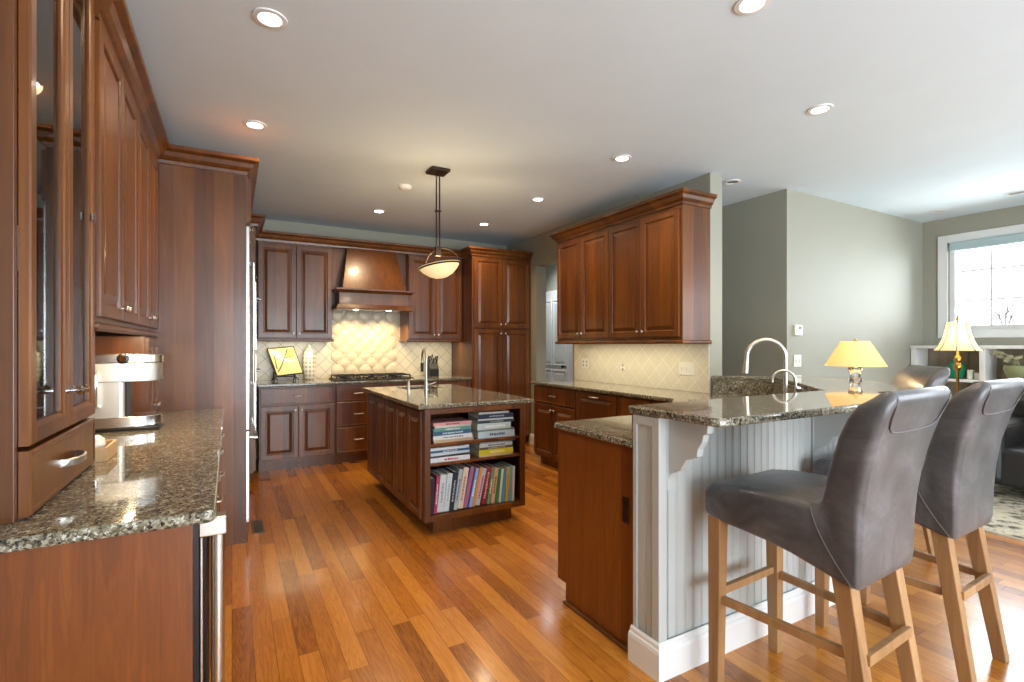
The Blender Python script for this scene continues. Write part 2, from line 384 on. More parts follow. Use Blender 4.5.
# hall door seen through the opening
t = thing('door_1', 'white panelled hall door seen through the opening', 'door', (4.54, 6.2, 0)); t['kind'] = 'structure'
mb = MB(); a, n = -Y, -X
for z0, h in ((.12, .82), (1.0, 1.05)):
    for y in (6.66, 7.06): mb.door((4.475, y, z0), a, n, .36, h, .012, .03)
mb.ob((4.52, 6.25, 0), Y*.86, Z*2.1, -X*.045).build('door_slab', M['white'], t, bev=.002)
MB().box(4.485, 4.52, 6.15, 6.25, 0, 2.2).box(4.485, 4.52, 7.11, 7.21, 0, 2.2).box(4.485, 4.52, 6.25, 7.11, 2.1, 2.2).build('casing', M['white'], t, bev=.004)
MB().lathe([(.02, 0), (.02, .01), (.008, .012), (.008, .04), (.026, .05), (.028, .065), (.01, .075)], (4.475, 6.32, 1.0), 16, -X).build('door_knob', M['bronze'], t, smooth=40)
BB = [(0, 0), (.018, 0), (.018, .10), (.012, .118), (.006, .13), (0, .135)]
struct('baseboard_right', MB().sweep([(3.53, 5.65), (3.53, 5.80)], BB, 1), M['white'])
struct('baseboard_hall', MB().sweep([(4.52, 6.15), (4.52, 2.83), (7.2, 2.83)], BB, -1), M['white'])

# ------------------------------------------------------------------ cabinets
CROWN = [(0, 2.47), (.012, 2.47), (.014, 2.492), (.024, 2.498), (.036, 2.512), (.046, 2.538), (.066, 2.548), (.07, 2.552), (.07, 2.574), (0, 2.574)]
LRAIL = [(0, -.03), (.012, -.03), (.018, -.02), (.018, -.008), (.01, 0), (0, 0)]
def cabinet(name, label, o, a, n, w_, dep, z0, z1, fronts, toe=0, group=None, cat='cabinet', hide_top=True, mat='cherry'):
    """o: left front floor corner of the carcass seen from the front, a = along, n = outward"""
    o, a, n = V(o), V(a), V(n)
    t = thing(name, label, cat, (o.x, o.y, z0), group)
    mb = MB().ob(o+Z*(z0+toe), a*w_, -n*dep, Z*(z1-z0-toe))
    mb.build('carcass', M[mat], t, bev=.002)
    if toe: MB().ob(o+Z*z0-n*.075, a*w_, -n*(dep-.075), Z*toe).build('toe_kick', M['cherry'], t)
    for f in fronts:
        k = f[0]; x0, x1, y0, y1 = f[1:5]; h = f[5] if len(f) > 5 else None
        d = MB().door(o+a*x0+Z*y0+n*.001, a, n, x1-x0, y1-y0, .02, .055, flat_=(k == 'drawer'))
        d = d.build('drawer' if k == 'drawer' else 'door', M[mat], t)
        if k == 'drawer': pull(o+a*(x0+x1)/2+Z*(y0+y1)/2+n*.02, a, n, d, .095)
        elif h:
            kx = x0+.03 if h[0] == 'l' else x1-.03; kz = y0+.05 if h[1] == 'b' else y1-.05
            knob(o+a*kx+Z*kz+n*.02, n, d)
    return t
G = .003
def doors2(x0, x1, z0, z1, pos='b'):
    m = (x0+x1)/2; return [('door', x0+G, m-G/2, z0, z1, 'r'+pos), ('door', m+G/2, x1-G, z0, z1, 'l'+pos)]
nL = X; fL = -.42      # left wall fronts face +X
# --- display hutch on the left counter
t = thing('display_cabinet', 'tall cherry display cabinet with two glass doors standing on the left counter', 'cabinet', (-.58, 1.9, .92))
mb = MB().box(-.718, -.436, 1.56, 1.58, .92, CE-.002).box(-.718, -.436, 2.2, 2.22, .92, CE-.002).box(-.718, -.70, 1.58, 2.2, .92, CE-.002)
for z in (.92, 1.06, CE-.022): mb.box(-.70, -.437, 1.58, 2.2, z, z+.02)
mb.build('carcass', M['cherry'], t, bev=.002)
for z in (1.5, 1.95, 2.35): MB().box(-.70, -.46, 1.585, 2.195, z, z+.012).build('shelf', M['glass'], t)
for k, (y0, y1) in enumerate(((1.582, 1.899), (1.901, 2.218))):
    d = MB().door((-.435, y0, 1.092), Y, X, y1-y0, 1.64, .022, .05, glass=True).build('glass_door', M['cherry'], t)
    MB().box(-.43, -.426, y0+.045, y1-.045, 1.137, 2.69).build('pane', M['hutchglass'] if 'hutchglass' in M else M['pane'], d)
    ky = y1-.025 if k == 0 else y0+.025
    MB().lathe([(.012, 0), (.012, .004), (.005, .006), (.005, .02), (.012, .026), (.014, .034), (.006, .04)], (-.413, ky, 1.2), 16, X).build('knob', M['chrome'], d, smooth=40)
    if k: MB().box(-.414, -.409, y1-.05, y1-.012, 1.75, 1.775).build('latch', M['chrome'], d)
d = MB().door((-.435, 1.582, .925), Y, X, .636, .155, .022, flat_=True).build('drawer', M['cherry'], t)
MB().rings([[V((-.413+.034*math.sin(PI*k/12)*1.0, 1.9-.075*math.cos(PI*k/12), 1.0))+V(q) for q in ((-.002, 0, -.011), (.003, 0, -.008), (.003, 0, .008), (-.002, 0, .011))] for k in range(13)]).build('bow_pull', M['nickel'], d, smooth=40)
# things inside the hutch
for k, (y, z, s, lab) in enumerate(((1.72, 1.08, 1.0, 'white ceramic pitcher at the bottom of the glass display cabinet'), (2.06, 1.512, .8, 'small white ceramic pitcher on a shelf behind the right glass door'))):
    tt = thing('ceramic_pitcher', lab, 'pitcher', (-.58, y, z))
    MB().lathe([(.04*s, 0), (.06*s, .02*s), (.068*s, .08*s), (.05*s, .15*s), (.04*s, .19*s), (.048*s, .22*s), (.044*s, .22*s), (.036*s, .19*s)], (-.58, y, z), 20).build('body', M['ceramic'], tt, smooth=50)
    MB().tube([(-.58, y-.04*s, z+.2*s), (-.58, y-.09*s, z+.19*s), (-.58, y-.1*s, z+.13*s), (-.58, y-.06*s, z+.07*s)], .008*s, 8).build('handle', M['ceramic'], tt, smooth=50)
for k, (y, z, lab) in enumerate(((1.7, 1.512, 'clear glass bowl on the lowest glass shelf of the display cabinet'), (1.72, 1.962, 'clear glass bowl on the middle glass shelf of the display cabinet'))):
    tag(MB().lathe([(.03, 0), (.034, .01), (.09, .07), (.086, .072), (.03, .018), (.005, .016)], (0, 0, 0), 24).build('glass_bowl', M['crystal'], smooth=50), lab, 'bowl').location = (-.58, y, z)

# --- left wall cupboards over the counter
cabinet('wall_cabinet', 'cherry wall cabinet above the steel coffee machine', (fL, 2.222, 0), Y, X, .806, .297, 1.41, 2.49, doors2(0, .806, 1.43, 2.46))
cabinet('wall_cabinet', 'cherry wall cabinet beside the tall panelled cabinet end', (fL, 3.03, 0), Y, X, .788, .297, 1.41, 2.49, doors2(0, .788, 1.43, 2.46))
cabinet('counter_cupboard', 'narrow cherry cupboard standing on the counter behind the coffee machine', (fL, 3.40, 0), Y, X, .418, .297, .921, 1.378, doors2(0, .418, .93, 1.37))
struct('trim_1', MB().sweep([(-.44, 2.222), (-.42, 2.222), (-.42, 3.818)], [(u, z+1.41) for u, z in LRAIL], -1), M['cherry'])
struct('trim_2', MB().sweep([(-.42, 2.222), (-.42, 3.82), (.075, 3.82), (.075, 5.40), (.20, 5.40), (.20, 6.12), (1.03, 6.12), (2.66, 6.12)], [(u*1.2, z) for u, z in CROWN], -1), M['cherry'])
struct('wall_panel_left', MB().box(-.719, -.70, 2.225, 3.395, .921, 1.409), M['cherry'])
# --- base run under the left counter
t = thing('base_cabinet', 'cherry base cabinet under the left granite counter, plain end panel to the room', 'cabinet', (-.4, 2.0, 0))
MB().box(-.718, -.085, 1.465, 1.49, 0, .888).build('end_panel', M['veneer'], t, bev=.002)
MB().box(-.718, -.09, 2.11, 3.818, .1, .888).build('carcass', M['cherry'], t)
MB().box(-.718, -.16, 2.11, 3.818, 0, .1).build('toe_kick', M['cherry'], t)
for y0, y1 in ((2.115, 2.68), (2.685, 3.25), (3.255, 3.815)):
    for z0, z1 in ((.115, .40), (.405, .68), (.685, .875)):
        d = MB().door((-.09, y0, z0), Y, X, y1-y0, z1-z0, .02, flat_=True).build('drawer', M['cherry'], t)
        pull((-.07, (y0+y1)/2, (z0+z1)/2), Y, X, d, .1)
t = thing('undercounter_fridge', 'built-in steel undercounter fridge at the near end of the left counter', 'fridge', (-.4, 1.8, 0))
MB().box(-.70, -.10, 1.495, 2.105, .02, .885).build('body', M['black'], t)
d = MB().door((-.10, 1.50, .1), Y, X, .60, .78, .03, .07, glass=True).build('door', M['black'], t)
MB().box(-.092, -.086, 1.56, 2.04, .16, .82).build('pane', M['black'], d)
h = MB().tube([(-.032, 1.525, .09), (-.032, 1.525, .845)], .016, 14).build('handle_bar', M['steel'], d, smooth=50)
MB().box(-.0695, -.066, 1.5, 1.528, .1, .838).build('edge_strip', M['steel'], d)
MB().box(-.075, -.012, 1.50, 1.55, .838, .886).build('bracket', M['steel'], d, bev=.004)
MB().box(-.075, -.012, 1.50, 1.55, .05, .09).build('bracket', M['steel'], d, bev=.004)
def slab(name, label, pts, z0=.89, z1=.92, hole=None, cat='countertop'):
    o = MB().poly(pts, z0, z1, hole).build(name, M['granite'], bev=.009, seg=3); return tag(o, label, cat)
slab('granite_countertop', 'speckled granite countertop along the left wall under the display cabinet', [(-.718, 1.44), (-.05, 1.44), (-.035, 1.455), (-.045, 3.818), (-.718, 3.818)])

# --- coffee machine, tray
t = thing('coffee_machine', 'stainless steel coffee machine with round badge on the left counter', 'coffee machine', (-.46, 3.06, .92))
z = .92
MB().box(-.60, -.31, 2.97, 3.17, z, z+.018).build('base', M['black'], t, bev=.006)
MB().box(-.598, -.445, 2.975, 3.165, z+.018, z+.305).build('body', M['satin'], t, bev=.02, seg=4)
def drum(z0, z1, x1, ex=0):
    pts = [(-.60, 2.968-ex), (x1-.1, 2.968-ex)]+[(x1-.1+.1*math.sin(PI*i/12), 3.07-(.102+ex)*math.cos(PI*i/12)) for i in range(1, 12)]+[(x1-.1, 3.172+ex), (-.60, 3.172+ex)]
    return MB().poly(pts, z0, z1)
drum(z+.235, z+.325, -.305).build('brew_head', M['satin'], t, bev=.006, smooth=35)
drum(z+.325, z+.365, -.30, .003).build('top_band', M['steel'], t, bev=.006, smooth=35)
drum(z+.018, z+.068, -.305).build('drip_tray', M['steel'], t, bev=.005, smooth=35)
MB().lathe([(.024, 0), (.024, .004), (.02, .006)], (-.45, 2.966, z+.345), 20, -Y).build('badge', M['black'], t, smooth=40)
MB().lathe([(.014, 0), (.014, .008)], (-.45, 2.966, z+.345), 16, -Y).build('badge_disc', M['chrome'], t, smooth=40)
MB().box(-.45, -.44, 2.99, 3.15, z+.07, z+.235).build('recess_panel', M['black'], t)
MB().tube([(-.545, 2.975, z+.28), (-.548, 2.94, z+.27), (-.548, 2.94, z+.13), (-.545, 2.975, z+.12)], .01, 10).build('handle', M['chrome'], t, smooth=50)
t = thing('wooden_tray', 'small pale wooden tray at the foot of the display cabinet', 'tray', (-.46, 2.32, .92))
mb = MB().box(-.54, -.385, 2.24, 2.42, .92, .928)
mb.box(-.54, -.385, 2.24, 2.248, .928, .968).box(-.54, -.385, 2.412, 2.42, .928, .968).box(-.54, -.532, 2.248, 2.412, .928, .968).box(-.393, -.385, 2.248, 2.412, .928, .968)
mb.build('box', M['palewood'], t)
tag(MB().lathe([(.012, 0), (.024, .01), (.033, .035), (.028, .06), (.012, .072)], (0, 0, 0), 18).build('white_jar', M['ceramic'], smooth=60), 'small round white jar in the wooden tray', 'jar').location = (-.435, 2.33, .929)

# --- tall end, fridge, oven tower
t = thing('fridge_surround', 'tall cherry fridge surround with broad plain side panel at the counter end', 'cabinet', (-.3, 4.6, 0))
MB().box(-.719, .085, 3.82, 3.86, 0, 2.49).build('side_panel', M['cherry'], t, bev=.002)
MB().box(-.719, .095, 3.86, 5.40, 2.16, 2.49).build('carcass', M['cherry'], t)
MB().box(-.719, .085, 5.36, 5.399, 0, 2.16).build('inner_panel', M['cherry'], t)
for y0 in (3.865, 4.375, 4.885):
    d = MB().door((.095, y0, 2.175), Y, X, .505, .29, .02, .05).build('door', M['cherry'], t)
    knob((.115, y0+.46, 2.21), X, d)
MB().box(.06, .092, 3.815, 5.39, 0, .02).build('shoe', M['cherry'], t)
t = thing('refrigerator', 'built-in stainless steel refrigerator past the tall cherry end panel', 'refrigerator', (-.3, 4.6, 0))
MB().box(-.71, .05, 3.87, 5.35, .03, 2.15).build('body', M['steel'], t)
for y0, y1, hy in ((3.872, 4.66, 4.60), (4.668, 5.348, 4.73)):
    d = MB().box(.05, .105, y0, y1, .75, 2.145).build('door', M['steel'], t, bev=.004)
    MB().tube([(.105, hy, 2.0), (.155, hy, 2.0), (.155, hy, 1.02), (.105, hy, 1.02)], .011, 12).build('handle', M['steel'], d, smooth=50)
d = MB().box(.05, .105, 3.872, 5.348, .12, .742).build('freezer_drawer', M['steel'], t, bev=.004)
MB().tube([(.105, 4.1, .66), (.155, 4.1, .66), (.155, 5.15, .66), (.105, 5.15, .66)], .011, 12).build('handle', M['steel'], d, smooth=50)
MB().box(.0, .05, 3.88, 5.34, 0, .11).build('grille', M['black'], t)
t = thing('oven_tower', 'tall cherry oven tower in the back left corner', 'cabinet', (-.2, 5.9, 0))
MB().box(-.719, .18, 5.402, 6.12, .1, 2.49).build('carcass', M['cherry'], t, bev=.002)
MB().box(-.719, .11, 5.402, 5.9, 0, .1).build('toe_kick', M['cherry'], t)
for z0, z1 in ((1.98, 2.46), (.12, .42)):
    d = MB().door((.18, 5.41, z0), Y, X, .46, z1-z0, .02).build('door', M['cherry'], t); knob((.2, 5.82, z0+.05), X, d)
for z0, z1, lab in ((1.28, 1.94, 'upper stainless wall oven in the corner oven tower'), (.46, 1.24, 'lower stainless wall oven in the corner oven tower')):
    ov = thing('wall_oven', lab, 'oven', (.18, 5.64, z0), 'wall ovens')
    MB().box(.181, .205, 5.42, 5.86, z0, z1).build('door', M['steel'], ov, bev=.004)
    MB().box(.205, .208, 5.47, 5.81, z0+.12, z1-.25).build('oven_window', M['black'], ov)
    MB().tube([(.205, 5.45, z1-.16), (.24, 5.45, z1-.16), (.24, 5.83, z1-.16), (.205, 5.83, z1-.16)], .01, 10).build('handle', M['steel'], ov, smooth=50)
t = thing('floor_register', 'small floor vent in front of the fridge', 'vent', (.14, 4.1, 0))
MB().box(.125, .205, 3.95, 4.25, 0, .006).build('plate', flat('oiled_bronze', sr(112, 84, 62), .4, .6), t)
for k in range(9): MB().box(.138, .192, 3.97+k*.03, 3.982+k*.03, .006, .008).build('slot', M['black'], t)

# --- back wall run
nB = -Y; YB = 5.82; YU = 6.13
cabinet('base_cabinet', 'dark cherry base cabinet under the plate on its easel', (.245, YB, 0), X, -Y, .755, .655, 0, .888,
        [('drawer', .01, .745, .70, .875)]+doors2(.008, .747, .125, .685, 't'), toe=.1)
cabinet('drawer_cabinet', 'three drawer cherry base cabinet left of the island below the cooktop', (1.002, YB, 0), X, -Y, .50, .655, 0, .888,
        [('drawer', .008, .492, .70, .875), ('drawer', .008, .492, .42, .69), ('drawer', .008, .492, .125, .41)], toe=.1)
cabinet('drawer_cabinet', 'three drawer cherry base cabinet behind the island below the cooktop right side', (1.504, YB, 0), X, -Y, .50, .655, 0, .888,
        [('drawer', .008, .492, .70, .875), ('drawer', .008, .492, .42, .69), ('drawer', .008, .492, .125, .41)], toe=.1)
cabinet('base_cabinet', 'cherry base cabinet behind the island next to the pantry', (2.006, YB, 0), X, -Y, .65, .655, 0, .888,
        [('drawer', .008, .642, .70, .875)]+doors2(.006, .644, .125, .685, 't'), toe=.1)
slab('granite_countertop', 'speckled granite countertop along the back wall under the cooktop', [(.225, 5.79), (2.655, 5.79), (2.655, 6.478), (.225, 6.478)])
cabinet('wall_cabinet', 'two door cherry wall cabinet left of the range hood', (.245, YU, 0), X, -Y, .775, .348, 1.40, 2.49, doors2(0, .775, 1.41, 2.45))
cabinet('wall_cabinet', 'two door cherry wall cabinet right of the range hood', (1.93, YU, 0), X, -Y, .728, .348, 1.40, 2.49, doors2(0, .728, 1.41, 2.45))
struct('trim_3', MB().sweep([(.245, 6.13), (1.02, 6.13), (1.02, 6.46)], [(u, z+1.40) for u, z in LRAIL], -1), M['cherry'])
struct('trim_4', MB().sweep([(1.93, 6.46), (1.93, 6.13), (2.655, 6.13)], [(u, z+1.40) for u, z in LRAIL], -1), M['cherry'])
# hood
t = thing('range_hood', 'tapered cherry range hood with moulded mantel over the cooktop', 'range hood', (1.475, 6.2, 1.72))
MB().box(1.022, 1.928, 6.20, 6.478, 1.76, 2.49).build('back_panel', M['cherry'], t)
MB().frustum((1.10, 1.85, 5.93, 6.2), 1.97, (1.19, 1.76, 6.11, 6.2), 2.49).build('chimney', M['cherry'], t, bev=.003)
MB().box(1.06, 1.89, 5.90, 6.2, 1.79, 1.95).build('mantel', M['cherry'], t, bev=.002)
MB().sweep([(1.06, 6.2), (1.06, 5.90), (1.89, 5.90), (1.89, 6.2)], [(0, 1.93), (.012, 1.935), (.022, 1.95), (.04, 1.96), (.04, 1.978), (-.02, 1.978), (-.02, 1.93)], -1).build('mantel_cap', M['cherry'], t)
MB().sweep([(1.06, 6.2), (1.06, 5.90), (1.89, 5.90), (1.89, 6.2)], [(0, 1.80), (.014, 1.795), (.034, 1.755), (.036, 1.74), (-.03, 1.74), (-.03, 1.80)], -1).build('mantel_base', M['cherry'], t)
MB().box(1.10, 1.85, 5.95, 6.44, 1.75, 1.76).build('filter_panel', M['steel'], t)
for k, x in enumerate((1.28, 1.67)):
    MB().lathe([(.03, 0), (.03, -.004), (.02, -.006)], (x, 6.08, 1.75), 16).build('hood_lamp', M['lens'], t)
    lamp('hood_light', 'SPOT', (x, 6.10, 1.735), 17, (1, .70, .36), t, spot_size=2.2, spot_blend=.5, shadow_soft_size=.03, rot=(.25, 0, 0))
# tall pantry
YP = 5.80
cabinet('pantry_cabinet', 'full height four door cherry pantry cabinet at the end of the back wall', (2.66, YP, 0), X, -Y, .868, .678, 0, 2.49,
        [('door', .022, .43, 1.55, 2.45, 'rb'), ('door', .438, .846, 1.55, 2.45, 'lb'), ('door', .022, .43, .13, 1.53, 'rm'), ('door', .438, .846, .13, 1.53, 'lm')], toe=.1)
struct('trim_5', MB().sweep([(2.66, 6.12), (2.66, 5.80), (3.528, 5.80)], CROWN, -1), M['cherry'])
# tile
struct('tile_backsplash_back', MB().box(.19, 2.655, 6.468, 6.479, .921, 2.0), M['tile_back'])
mb = MB(); s2 = .118*1.4142/2
cx, cz = 1.475, 1.36
for i in range(-4, 5):
    for j in range(-6, 7):
        if (i+j) % 2: continue
        x, z = cx+i*s2, cz+j*s2*1.0
        if abs(x-cx) > .37 or z < 1.02 or z > 1.74: continue
        mb.lathe([(.079, 0), (.077, .007), (.060, .014), (.034, .019), (.004, .021)], (x, 6.4675, z), 20, -Y)
        mb.lathe([(.02, 0), (.016, .012), (.004, .018)], (x, 6.4675, z+s2), 4, -Y)
struct('tile_backsplash_relief', mb, M['relief'], smooth=40)
# under-cabinet light fittings
def strip(label, x0, x1, y0, y1, z, en, col=(1, .85, .5)):
    t = thing('under_cabinet_light', label, 'light', ((x0+x1)/2, (y0+y1)/2, z), 'under-cabinet lights')
    MB().box(x0, x1, y0, y1, z-.012, z).build('housing', M['plate'], t)
    lamp('strip_light', 'AREA', ((x0+x1)/2, (y0+y1)/2, z-.014), en, col, t, shape='RECTANGLE', size=x1-x0-.02, size_y=y1-y0-.01)
strip('slim light under the wall cabinet left of the range hood', .32, .95, 6.145, 6.185, 1.399, 2.6, (1, .92, .6))
strip('slim light under the wall cabinet right of the range hood', 2.0, 2.6, 6.145, 6.185, 1.399, 2.1, (1, .88, .6))
strip('slim light under the wall cabinet above the coffee machine', -.475, -.44, 2.35, 3.3, 1.409, 5, (1, .72, .4))
strip('slim light under the right wall cabinets', 3.222, 3.262, 3.0, 4.6, 1.369, 5, (1, .88, .62))

# --- cooktop and the things on the back counter
t = thing('gas_cooktop', 'steel gas cooktop with black grates under the range hood', 'cooktop', (1.475, 6.12, .92))
MB().box(1.02, 1.93, 5.90, 6.36, .921, .934).build('tray', M['iron'], t, bev=.004)
for x0 in (1.04, 1.34, 1.64):
    mb = MB()
    for yy in (5.97, 6.09, 6.21, 6.33): mb.box(x0, x0+.27, yy-.006, yy+.006, .962, .974)
    for xx in (x0+.006, x0+.09, x0+.18, x0+.264): mb.box(xx-.006, xx+.006, 5.965, 6.335, .962, .974)
    for xx in (x0+.006, x0+.264):
        for yy in (5.97, 6.33): mb.box(xx-.007, xx+.007, yy-.007, yy+.007, .934, .962)
    mb.build('grate', M['iron'], t)
for x, y in ((1.175, 6.04), (1.175, 6.26), (1.475, 6.15), (1.775, 6.04), (1.775, 6.26)):
    MB().lathe([(.05, 0), (.05, .008), (.034, .010), (.034, .02), (.004, .022)], (x, y, .934), 18).build('burner', M['iron'], t, smooth=40)
for k in range(5): MB().lathe([(.018, 0), (.016, .02), (.004, .021)], (1.275+k*.1, 5.935, .934), 14).build('control_knob', M['iron'], t, smooth=40)
# plate on easel
t = thing('decorative_plate', 'square plate painted with a branch on the back counter', 'plate', (.53, 6.33, .975))
mp = Matrix.Translation((.545, 6.30, .965)) @ Matrix.Rotation(-.3, 4, 'X') @ Matrix.Rotation(-.06, 4, 'Y')
MB(mp).rings([[(-.10, 0, .005), (.19, 0, .02), (.11, 0, .36), (-.18, 0, .35)], [(-.10, -.012, .005), (.19, -.012, .02), (.11, -.012, .36), (-.18, -.012, .35)]]).build('rim', M['bronze'], t)
MB(mp).rings([[(-.091, -.0121, .019), (.176, -.0121, .033), (.101, -.0121, .347), (-.165, -.0121, .337)], [(-.091, -.015, .019), (.176, -.015, .033), (.101, -.015, .347), (-.165, -.015, .337)]]).build('plate_face', flat('pale_yellow_glaze', sr(222, 214, 150), .25), t)
mb = MB(mp)
mb.tube([(-.08, -.016, .06), (-.04, -.016, .13), (.0, -.016, .23), (.04, -.016, .33)], .006, 6).tube([(-.09, -.016, .1), (-.10, -.016, .2), (-.11, -.016, .26)], .005, 6).tube([(.0, -.016, .22), (.09, -.016, .24)], .005, 6)
mb.build('branch', flat('olive_glaze', sr(96, 92, 40), .3), t)
mb = MB(mp)
mb.prism([(-.13, -.0155, .315), (-.09, -.0155, .31), (-.02, -.0155, .24), (.06, -.0155, .19), (.11, -.0155, .17), (.05, -.0155, .165), (-.04, -.0155, .19), (-.11, -.0155, .26)], V((0, -.002, 0)))
mb.build('blossom', M['ceramic'], t)
MB(mp).lathe([(.055, 0), (.053, .002), (.004, .003)], (.06, -.0152, .28), 18, -Y).build('fruit', flat('lime_glaze', sr(190, 200, 80), .3), t)
t = thing('plate_easel', 'small black wire easel holding the square plate', 'easel', (.53, 6.3, .92))
for sx in (.42, .64):
    MB().tube([(sx, 6.43, .929), (sx, 6.34, 1.02), (sx, 6.24, .955), (sx, 6.235, .929), (sx, 6.25, .929)], .006, 8).build('leg', M['iron'], t, smooth=50)
    MB().tube([(sx-.03, 6.235, .929), (sx-.02, 6.225, .95), (sx, 6.23, .965), (sx+.02, 6.225, .95), (sx+.03, 6.235, .929)], .006, 8).build('scroll', M['iron'], t, smooth=50)
MB().tube([(.42, 6.262, .97), (.64, 6.262, .97)], .006, 8).build('rail', M['iron'], t, smooth=50)
o = MB().lathe([(.05, 0), (.06, .012), (.068, .115), (.07, .25), (.06, .325), (.035, .345)], (0, 0, 0), 24).build('body', M['lattice'], None, smooth=50)
t = thing('lattice_jar', 'tall white lattice jar with lid beside the plate on the back counter', 'jar', (.80, 6.36, .921)); o.parent = t
MB().lathe([(.034, .344), (.038, .35), (.03, .372), (.012, .384), (.016, .40), (.004, .418)], (0, 0, 0), 18).build('lid', M['ceramic'], t, local=True, smooth=50)
# knife block
t = thing('knife_block', 'black knife block with knives on the back counter near the pantry', 'knife block', (2.30, 6.25, .921))
MB().prism([(2.235, 6.33, .921), (2.235, 6.19, .921), (2.235, 6.19, 1.02), (2.235, 6.27, 1.14), (2.235, 6.35, 1.10)], (.13, 0, 0)).build('block', M['iron'], t, bev=.004)
for k in range(6):
    x = 2.25+(k % 3)*.05; y = 6.24+(k//3)*.06; z = 1.09+(k//3)*.015
    MB().ob((x-.009, y, z), (.018, 0, 0), (0, .012, -.01), (0, -.045, .1-.02*(k % 2))).build('knife_handle', M['black'], t, bev=.003)

# ------------------------------------------------------------------ island
t = thing('kitchen_island', 'cherry kitchen island with open bookshelves facing the room', 'island', (1.55, 4.05, 0))
IX0, IX1, IY0, IY1 = 1.15, 1.95, 3.30, 4.88
MB().box(IX0+.02, IX1-.02, 3.92, IY1, .11, .888).build('carcass', M['cherry'], t)
MB().box(IX0, IX0+.02, IY0, IY1, .11, .888).build('side_panel', M['cherry'], t)
MB().box(IX1-.02, IX1, IY0, IY1, .11, .888).build('side_panel', M['cherry'], t)
for k in range(5):
    y1 = IY1-.01-k*.31
    MB().door((IX0, y1, .125), -Y, -X, .30, .745, .018, .05).build('raised_panel', M['cherry'], t)
    MB().door((IX1, y1-.30, .125), Y, X, .30, .745, .018, .05).build('raised_panel', M['cherry'], t)
MB().box(IX0, 1.192, IY0-.02, IY0, .11, .888).box(1.905, IX1, IY0-.02, IY0, .11, .888).box(1.192, 1.905, IY0-.02, IY0, .85, .888).box(1.192, 1.905, IY0-.02, IY0, .11, .148).build('face_frame', M['cherry'], t, bev=.002)
for z in (.485, .62): MB().box(IX0+.02, IX1-.02, IY0+.005, 3.92, z, z+.02).build('shelf', M['cherry'], t, bev=.002)
MB().box(IX0+.02, IX1-.02, IY0, 3.92, .12, .148).build('bottom_shelf', M['cherry'], t)
MB().box(1.24, 1.87, 3.36, 4.80, 0, .11).build('plinth', M['cherry'], t)
SX0, SX1, SY0, SY1 = 1.40, 1.76, 4.50, 4.80
slab('granite_countertop', 'speckled granite top of the kitchen island', [(1.10, 3.265), (2.015, 3.265), (2.015, 4.92), (1.10, 4.92)], hole=[(SX0, SY0), (SX1, SY0), (SX1, SY1), (SX0, SY1)])
def basin(name, label, M4, hw, hd, dep, z1):
    t = thing(name, label, 'sink', M4.translation)
    rs = []
    for (i, z) in ((-.015, z1), (0, z1), (.002, z1-.01), (.012, z1-dep+.02), (.04, z1-dep)): rs.append([(-hw+i, -hd+i, z), (hw-i, -hd+i, z), (hw-i, hd-i, z), (-hw+i, hd-i, z)])
    for (i, z) in ((.04, z1-dep-.004), (.0, z1-dep+.01), (-.006, z1-.006), (-.015, z1-.004)): rs.append([(-hw+i, -hd+i, z), (hw-i, -hd+i, z), (hw-i, hd-i, z), (-hw+i, hd-i, z)])
    mb = MB(M4); mb.rings(rs, cap0=False, cap1=False)
    mb.rings([[(-hw+.04, -hd+.04, z1-dep+.0005), (hw-.04, -hd+.04, z1-dep+.0005), (hw-.04, hd-.04, z1-dep+.0005), (-hw+.04, hd-.04, z1-dep+.0005)], [(-hw+.04, -hd+.04, z1-dep-.003), (hw-.04, -hd+.04, z1-dep-.003), (hw-.04, hd-.04, z1-dep-.003), (-hw+.04, hd-.04, z1-dep-.003)]])
    mb.build('bowl', M['steel'], t)
    MB(M4).lathe([(.04, 0), (.03, .003), (.004, .002)], (0, 0, z1-dep+.001), 16).build('drain', M['chrome'], t)
    return t
basin('prep_sink', 'small steel sink set in the island top', Matrix.Translation(((SX0+SX1)/2, (SY0+SY1)/2, 0)), .195, .165, .16, .886)
def gooseneck(base, d, h, reach, drop, r=.012, n=14):
    """arch: up from base, over in direction d, down by drop"""
    b, d = V(base), V(d).normalized(); R = reach/2
    return [b, b+Z*(h-R)*.5, b+Z*(h-R)]+[b+Z*(h-R)+d*(R-R*math.cos(PI*i/n))+Z*R*math.sin(PI*i/n) for i in range(1, n)]+[b+d*reach+Z*(h-R), b+d*reach+Z*(h-R-drop)]
t = thing('prep_faucet', 'tall slim chrome faucet on the kitchen island', 'faucet', (1.56, 4.41, .92))
MB().lathe([(.026, 0), (.026, .008), (.018, .012), (.018, .07), (.012, .075)], (1.56, 4.41, .92), 18).build('base', M['nickel'], t, smooth=40)
MB().tube(gooseneck((1.56, 4.41, .99), (.15, .99, 0), .296, .2, .03), .0115, 12).build('spout', M['nickel'], t, smooth=60)
MB().tube([(1.5895, 4.607, 1.16), (1.5895, 4.607, 1.075)], .015, 12).build('spray_head', M['iron'], t, smooth=50)
MB().tube([(1.575, 4.41, .965), (1.61, 4.41, .97), (1.65, 4.40, .985)], .006, 8).build('lever', M['nickel'], t, smooth=50)
t = thing('soap_dispenser', 'chrome soap dispenser left of the island faucet', 'soap dispenser', (1.31, 4.14, .92))
MB().lathe([(.018, 0), (.018, .006), (.011, .008), (.011, .10), (.007, .105)], (1.31, 4.14, .92), 16).build('pump', M['nickel'], t, smooth=40)
MB().tube([(1.31, 4.14, 1.02), (1.31, 4.14, 1.03), (1.35, 4.17, 1.035), (1.40, 4.21, 1.03)], .006, 8).build('spout', M['nickel'], t, smooth=50)

